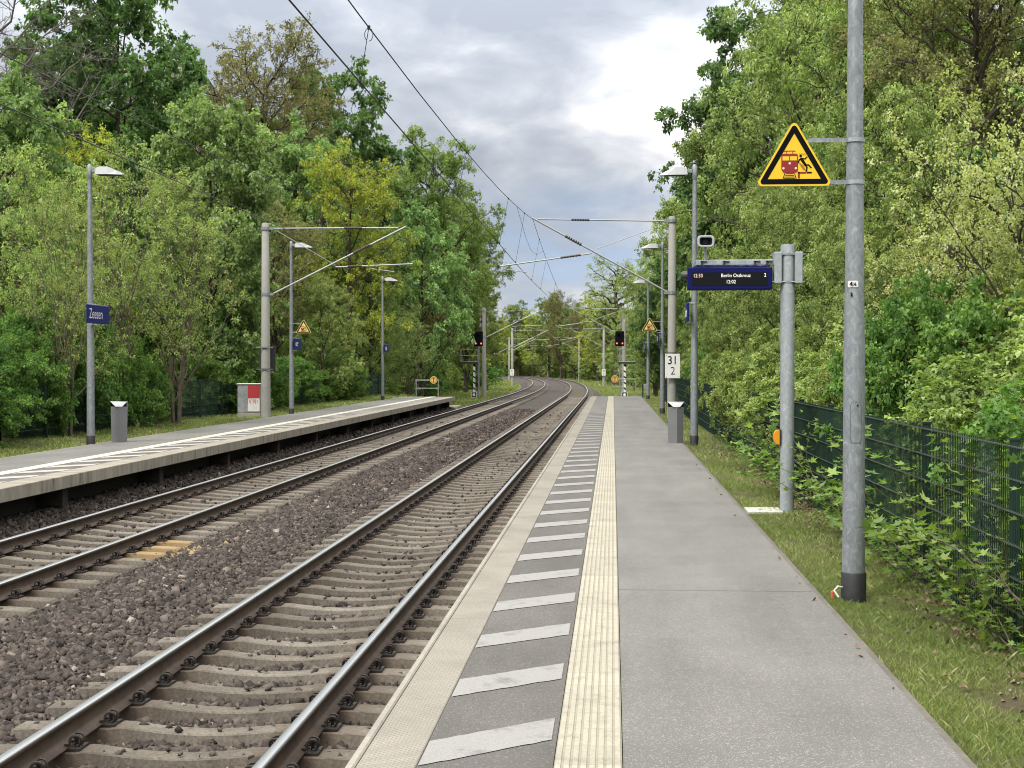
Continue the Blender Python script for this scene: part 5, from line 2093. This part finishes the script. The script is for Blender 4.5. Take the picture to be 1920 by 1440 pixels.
for i in range(34):
    Y = 150 + i * 9 + rf.uniform(-3, 3)
    u = rf.uniform(4.0, 9.0) if i % 3 else rf.uniform(-19, -15)
    plant(rf.choice(['shrub_light', 'shrub', 'shrub_light']), u + float(bend(Y)), Y, -1.0 + float(zdrop(Y)), rf.uniform(3.0, 5.5), rf.uniform(3.0, 4.5), 'undergrowth thicket below the far wood along the curve', 'undergrowth of the far wood')
for i in range(18):
    X = -95 + i * 7.5
    plant(rf.choice(['oak', 'yellow', 'maple_fresh_b']), X + rf.uniform(-2, 2), 455 + rf.uniform(-25, 30), -2.0, rf.uniform(13, 18), rf.uniform(5, 6.5), 'olive spring tree in the far wood beyond the curve', 'trees of the far wood beyond the curve')
    plant('shrub_light', X + 3, 440 + rf.uniform(-20, 20), -2.0, rf.uniform(4, 7), rf.uniform(4.5, 6), 'undergrowth thicket below the far wood along the curve', 'undergrowth of the far wood')

# --- shrubs along the far fence and beyond the far platform
for i in range(26):
    Y = 19.5 + i * 2.15 + rf.uniform(-.5, .5)
    h = rf.uniform(1.4, 2.3) if i > 9 else rf.uniform(1.9, 3.0)
    X = -13.6 - rf.uniform(0, .9)
    if 43 < Y < 47.5:
        X -= 1.4
        h *= .8
    plant(rf.choice(['shrub', 'shrub_b', 'shrub']), X, Y, -.1, h, rf.uniform(1.2, 1.75), 'dense dark green shrub pushing through the far platform fence', 'shrubs along the far platform fence')
for i in range(16):
    Y = 20 + i * 4.2 + rf.uniform(-1, 1)
    plant(rf.choice(['shrub_light', 'shrub', 'shrub_b']), -16.2 - rf.uniform(0, 2), Y, -.1, rf.uniform(2.6, 4.2), rf.uniform(1.9, 2.6), 'taller leafy shrub in the second row behind the far fence', 'taller shrubs behind the far fence')
for i in range(14):
    Y = 84 + i * 7 + rf.uniform(-2, 2)
    off = -13.8 - rf.uniform(0, 2.5)
    plant(rf.choice(['shrub', 'shrub_light', 'shrub_b']), off + float(bend(Y)), Y, -1.0, rf.uniform(1.6, 3.4), rf.uniform(1.6, 2.4), 'rough shrub on the wood edge past the end of the far platform', 'shrubs past the end of the far platform')
# --- shrubs behind the near fence
for i in range(24):
    Y = 8.6 + i * 2.5 + rf.uniform(-.6, .6)
    h = rf.uniform(1.9, 2.9) if i < 7 else rf.uniform(1.8, 3.2)
    plant(rf.choice(['shrub', 'shrub_b', 'shrub_light'] if i < 4 else ['shrub_light', 'shrub_light', 'shrub_b']), 4.1 + rf.uniform(-.2, .7), Y, -.05, h, rf.uniform(1.3, 1.7), 'leafy shrub crowding the back of the near platform fence', 'shrubs behind the near platform fence')
for i in range(14):
    Y = 11 + i * 4.5 + rf.uniform(-1, 1)
    plant(rf.choice(['shrub', 'shrub_light']), 6.3 + rf.uniform(-.4, 1.2), Y, -.05, rf.uniform(3.2, 4.8), rf.uniform(1.9, 2.6), 'tall shrub in the second row behind the near fence', 'tall shrubs in the second row behind the near fence')
for i in range(10):
    Y = 84 + i * 10 + rf.uniform(-2, 2)
    plant(rf.choice(['shrub', 'shrub_light']), 5.2 + rf.uniform(0, 2.5) + float(bend(Y)), Y, -1.0, rf.uniform(1.6, 3.2), rf.uniform(1.5, 2.2), 'shrub on the wood edge past the end of the near platform', 'shrubs past the end of the near platform')

for i in range(13):
    Y = 20.5 + i * 2.3 + rf.uniform(-.6, .6)
    plant('shrub_light', 3.25 + rf.uniform(-.15, .25), Y, -.05, rf.uniform(1.7, 2.5), rf.uniform(.85, 1.2), 'light green shrub leaning over the near platform fence', 'light shrubs leaning over the near fence')

# ------------------------------------------------------------------ young shoots growing through the near fence: lobed leaves
STAR = []
for (a, r) in ((-150, .34), (-100, .62), (-70, .40), (-50, .92), (-22, .48), (0, 1.0), (22, .48), (50, .92), (70, .40), (100, .62), (150, .34)):
    STAR.append((r * math.cos(R(a)), r * math.sin(R(a))))
STAR = np.array([(0.0, 0.0)] + STAR)


def make_shoot(seed, n, h, leaf):
    rg = np.random.default_rng(seed)
    mb = MB()
    PV, PA, PS_ = [], [], []
    for s in range(n):
        a = rg.uniform(0, 6.28)
        ln = h * rg.uniform(.5, 1.1)
        pts = []
        d = np.array([math.cos(a) * .16, math.sin(a) * .6, 1.0])
        p = np.array([rg.uniform(-.05, .05), rg.uniform(-.25, .25), 0])
        for i in range(8):
            pts.append(tuple(p))
            d = d + rg.normal(0, .2, 3) * np.array([.6, 1, 1]) + np.array([0, 0, -.03])
            p = p + d / np.linalg.norm(d) * ln / 7
            if i > 0:
                for q in range(3):
                    v = rg.normal(0, 1, 3)
                    v[2] = abs(v[2]) * .2 - .25
                    v /= np.linalg.norm(v)
                    PV.append(p + v * leaf * rg.uniform(.3, .9))
                    PA.append(v)
                    PS_.append(leaf * rg.uniform(.5, 1.15))
        mb.tube(pts, [.007 - .0007 * i for i in range(8)], 5)
    PV, PA, PS_ = np.array(PV), np.array(PA), np.array(PS_)
    n0 = len(PV)
    upv = np.array([0, 0, 1.0]) + rg.normal(0, .45, (n0, 3))
    sdv = np.cross(PA, upv)
    sdv /= np.linalg.norm(sdv, axis=1, keepdims=True)
    nr = np.cross(sdv, PA)
    V = PV[:, None] + PS_[:, None, None] * .62 * (STAR[None, :, :1] * PA[:, None] + STAR[None, :, 1:] * sdv[:, None]) + (np.abs(STAR[None, :, 1:]) * .25 * PS_[:, None, None]) * nr[:, None]
    tri_ = np.array([(0, i, i + 1) for i in range(1, 11)])
    F = (np.arange(n0)[:, None, None] * 12 + tri_[None]).reshape(-1, 3)
    tone = np.repeat(np.clip(rg.normal(.5, .22, n0), 0.02, .98), 10)
    sm = mb
    me = np_mesh('foliage', V.reshape(-1, 3), F, M['leaf_shoot'], v=tone)
    return sm, me


shoots = []
for sd_, n, h, lf in ((1, 5, .7, .12), (2, 7, .95, .11), (3, 4, .5, .10), (4, 8, 1.25, .13)):
    smb, fme = make_shoot(sd_, n, h, lf)
    t = empty('fence_shoot', (0, 0, -20))
    smb.build('stem', M['bark_light'], t)
    obj('foliage', fme, t)
    shoots.append([t, False])
spots = [(2.32, 8.25, 0), (2.40, 8.9, 3), (2.30, 9.5, 2), (2.42, 9.95, 1), (2.36, 10.6, 0), (2.44, 11.3, 3), (2.36, 12.0, 2), (2.44, 12.9, 1), (2.34, 13.9, 0), (2.40, 14.8, 1), (2.32, 15.7, 2), (2.42, 17.6, 3), (2.34, 18.6, 1), (2.36, 19.6, 3),
         (2.30, 20.7, 0), (2.38, 21.8, 3), (2.30, 23.0, 1), (2.36, 24.3, 3), (2.30, 25.6, 0), (2.40, 27.0, 3), (2.34, 28.6, 1), (2.38, 30.4, 3), (2.34, 32.5, 3), (2.52, 8.6, 3), (2.55, 9.3, 3), (2.60, 10.2, 3), (2.50, 11.0, 3), (2.52, 11.9, 1), (2.54, 12.6, 3), (2.5, 13.4, 3), (2.5, 14.4, 3), (2.52, 15.2, 1), (2.5, 16.2, 3), (2.5, 18.1, 3), (2.5, 19.2, 3)]
for (x, yy, kx) in spots:
    t, used = shoots[kx]
    if used:
        t = copy_tree(t)
    shoots[kx][1] = True
    t.location = (x, yy, -.06)
    t.rotation_euler = (0, 0, rf.uniform(0, 6.28))
    s_ = rf.uniform(.42, .72)
    if 2.3 <= t.location.x < 2.5:
        t.location.x += .06
    t.scale = (s_, s_, s_)
    tag(t, 'young bright green shoots with lobed leaves growing through the near mesh fence', 'plant', 'young shoots growing through the near fence')

for i in range(17):
    t = copy_tree(shoots[3][0] if i % 3 else shoots[1][0])
    t.location = (rf.uniform(2.52, 2.70), 8.1 + i * .72 + rf.uniform(-.2, .2), -.05)
    t.rotation_euler = (0, 0, rf.uniform(0, 6.28))
    s_ = rf.uniform(1.0, 1.35)
    t.scale = (s_ * .8, s_, s_)
    tag(t, 'tall leafy shoots climbing up behind the near mesh fence and over its top', 'plant', 'tall shoots climbing behind the near fence')

# ------------------------------------------------------------------ grass, fallen leaves
def grass(name, label, areas):
    rg = np.random.default_rng(9)
    Vs, Ts = [], []
    for (n, x0, x1, y0, y1, h, w, followbend) in areas:
        X = rg.uniform(x0, x1, n)
        Y = rg.uniform(y0, y1, n)
        # patchy: tufts and bare earth
        pat = np.sin(X * 4.1 + np.sin(Y * 1.9) * 1.7) + np.sin(Y * 2.3 + np.sin(X * 3.1) * 2) + .8 * np.sin(Y * 9 + X * 13) + rg.normal(0, .7, n)
        keep = pat > -0.35
        X, Y = X[keep], Y[keep]
        n = len(X)
        zg = ground_z(X, Y)
        hh = h * rg.uniform(.35, 1.2, n)
        a = rg.uniform(0, 6.28, n)
        ln = rg.uniform(.2, 1.3, n) * hh
        ww = w * rg.uniform(.6, 1.3, n)
        b = rg.uniform(0, 6.28, n)
        base = np.stack([X + (bend(Y) if followbend else 0), Y, zg + zdrop(Y) - .005], -1)
        sx = np.stack([np.cos(b), np.sin(b), 0 * b], -1) * ww[:, None] / 2
        lean = np.stack([np.cos(a) * ln, np.sin(a) * ln, hh], -1)
        Vs.append(np.stack([base - sx, base + sx, base + lean * .6 + sx * .7 + np.array([0, 0, 1.0]) * hh[:, None] * .12, base + lean], 1))
        Ts.append(np.clip(rg.normal(.44, .2, n) + .4 * (rg.random(n) < .08) + .12 * np.sin(X * 2.2 + Y * 1.3), .02, .98))
    V = np.concatenate(Vs)
    n = len(V)
    F = np.arange(n * 4).reshape(n, 4)
    o = obj(name, np_mesh(name, V.reshape(-1, 3), F, M['grass'], v=np.concatenate(Ts)))
    tag(o, label, 'grass', kind='stuff')


grass('grass', 'short patchy grass beside both platforms and in the cutting', [
    (62000, 1.55, 2.75, 5.5, 13, .038, .0035, False), (2500, 1.6, 2.6, 5.5, 16, .06, .005, False), (36000, 1.57, 2.75, 13, 26, .045, .007, False), (26000, 1.57, 2.75, 26, 80, .06, .014, False),
    (60000, -13.6, -11.18, 18, 50, .07, .012, False), (26000, -13.6, -11.18, 50, 80, .08, .02, False),
    (30000, -15, -9.4, 76, 140, .22, .03, True), (30000, -.6, 5.5, 79, 180, .22, .035, True), (26000, -16, -9.6, 140, 260, .25, .05, True), (26000, -.4, 7, 180, 330, .25, .06, True)])
rg = np.random.default_rng(12)
n = 2600
X = np.concatenate([1.47 - np.abs(rg.normal(0, .05, 24)), 2.50 - np.abs(rg.normal(0, .24, n)), rg.uniform(-13.4, -11.6, 900)])
Y = np.concatenate([rg.uniform(7, 30, 24), rg.uniform(6, 30, n), rg.uniform(20, 60, 900)])
k = X > 1.6
k[:24] = True
k |= X < -5
X, Y = X[k], Y[k]
ax = rnorm(rg, len(X), 3)
ax[:, 2] *= .25
V, F = leaves(rg, np.stack([X, Y, np.where((X > 1) & (X < 1.5), 0.004, ground_z(X, Y)) + rg.uniform(.002, .02, len(X))], -1), ax, rg.uniform(.018, .045, len(X)), .3, 1.2)
o = obj('fallen_leaves', np_mesh('fallen_leaves', V, F, M['fallen'], v=np.clip(rg.beta(2, 2.4, len(X)), 0, 1)))
tag(o, 'dry brown leaves lying in the grass along the fences', 'fallen leaves', kind='stuff')
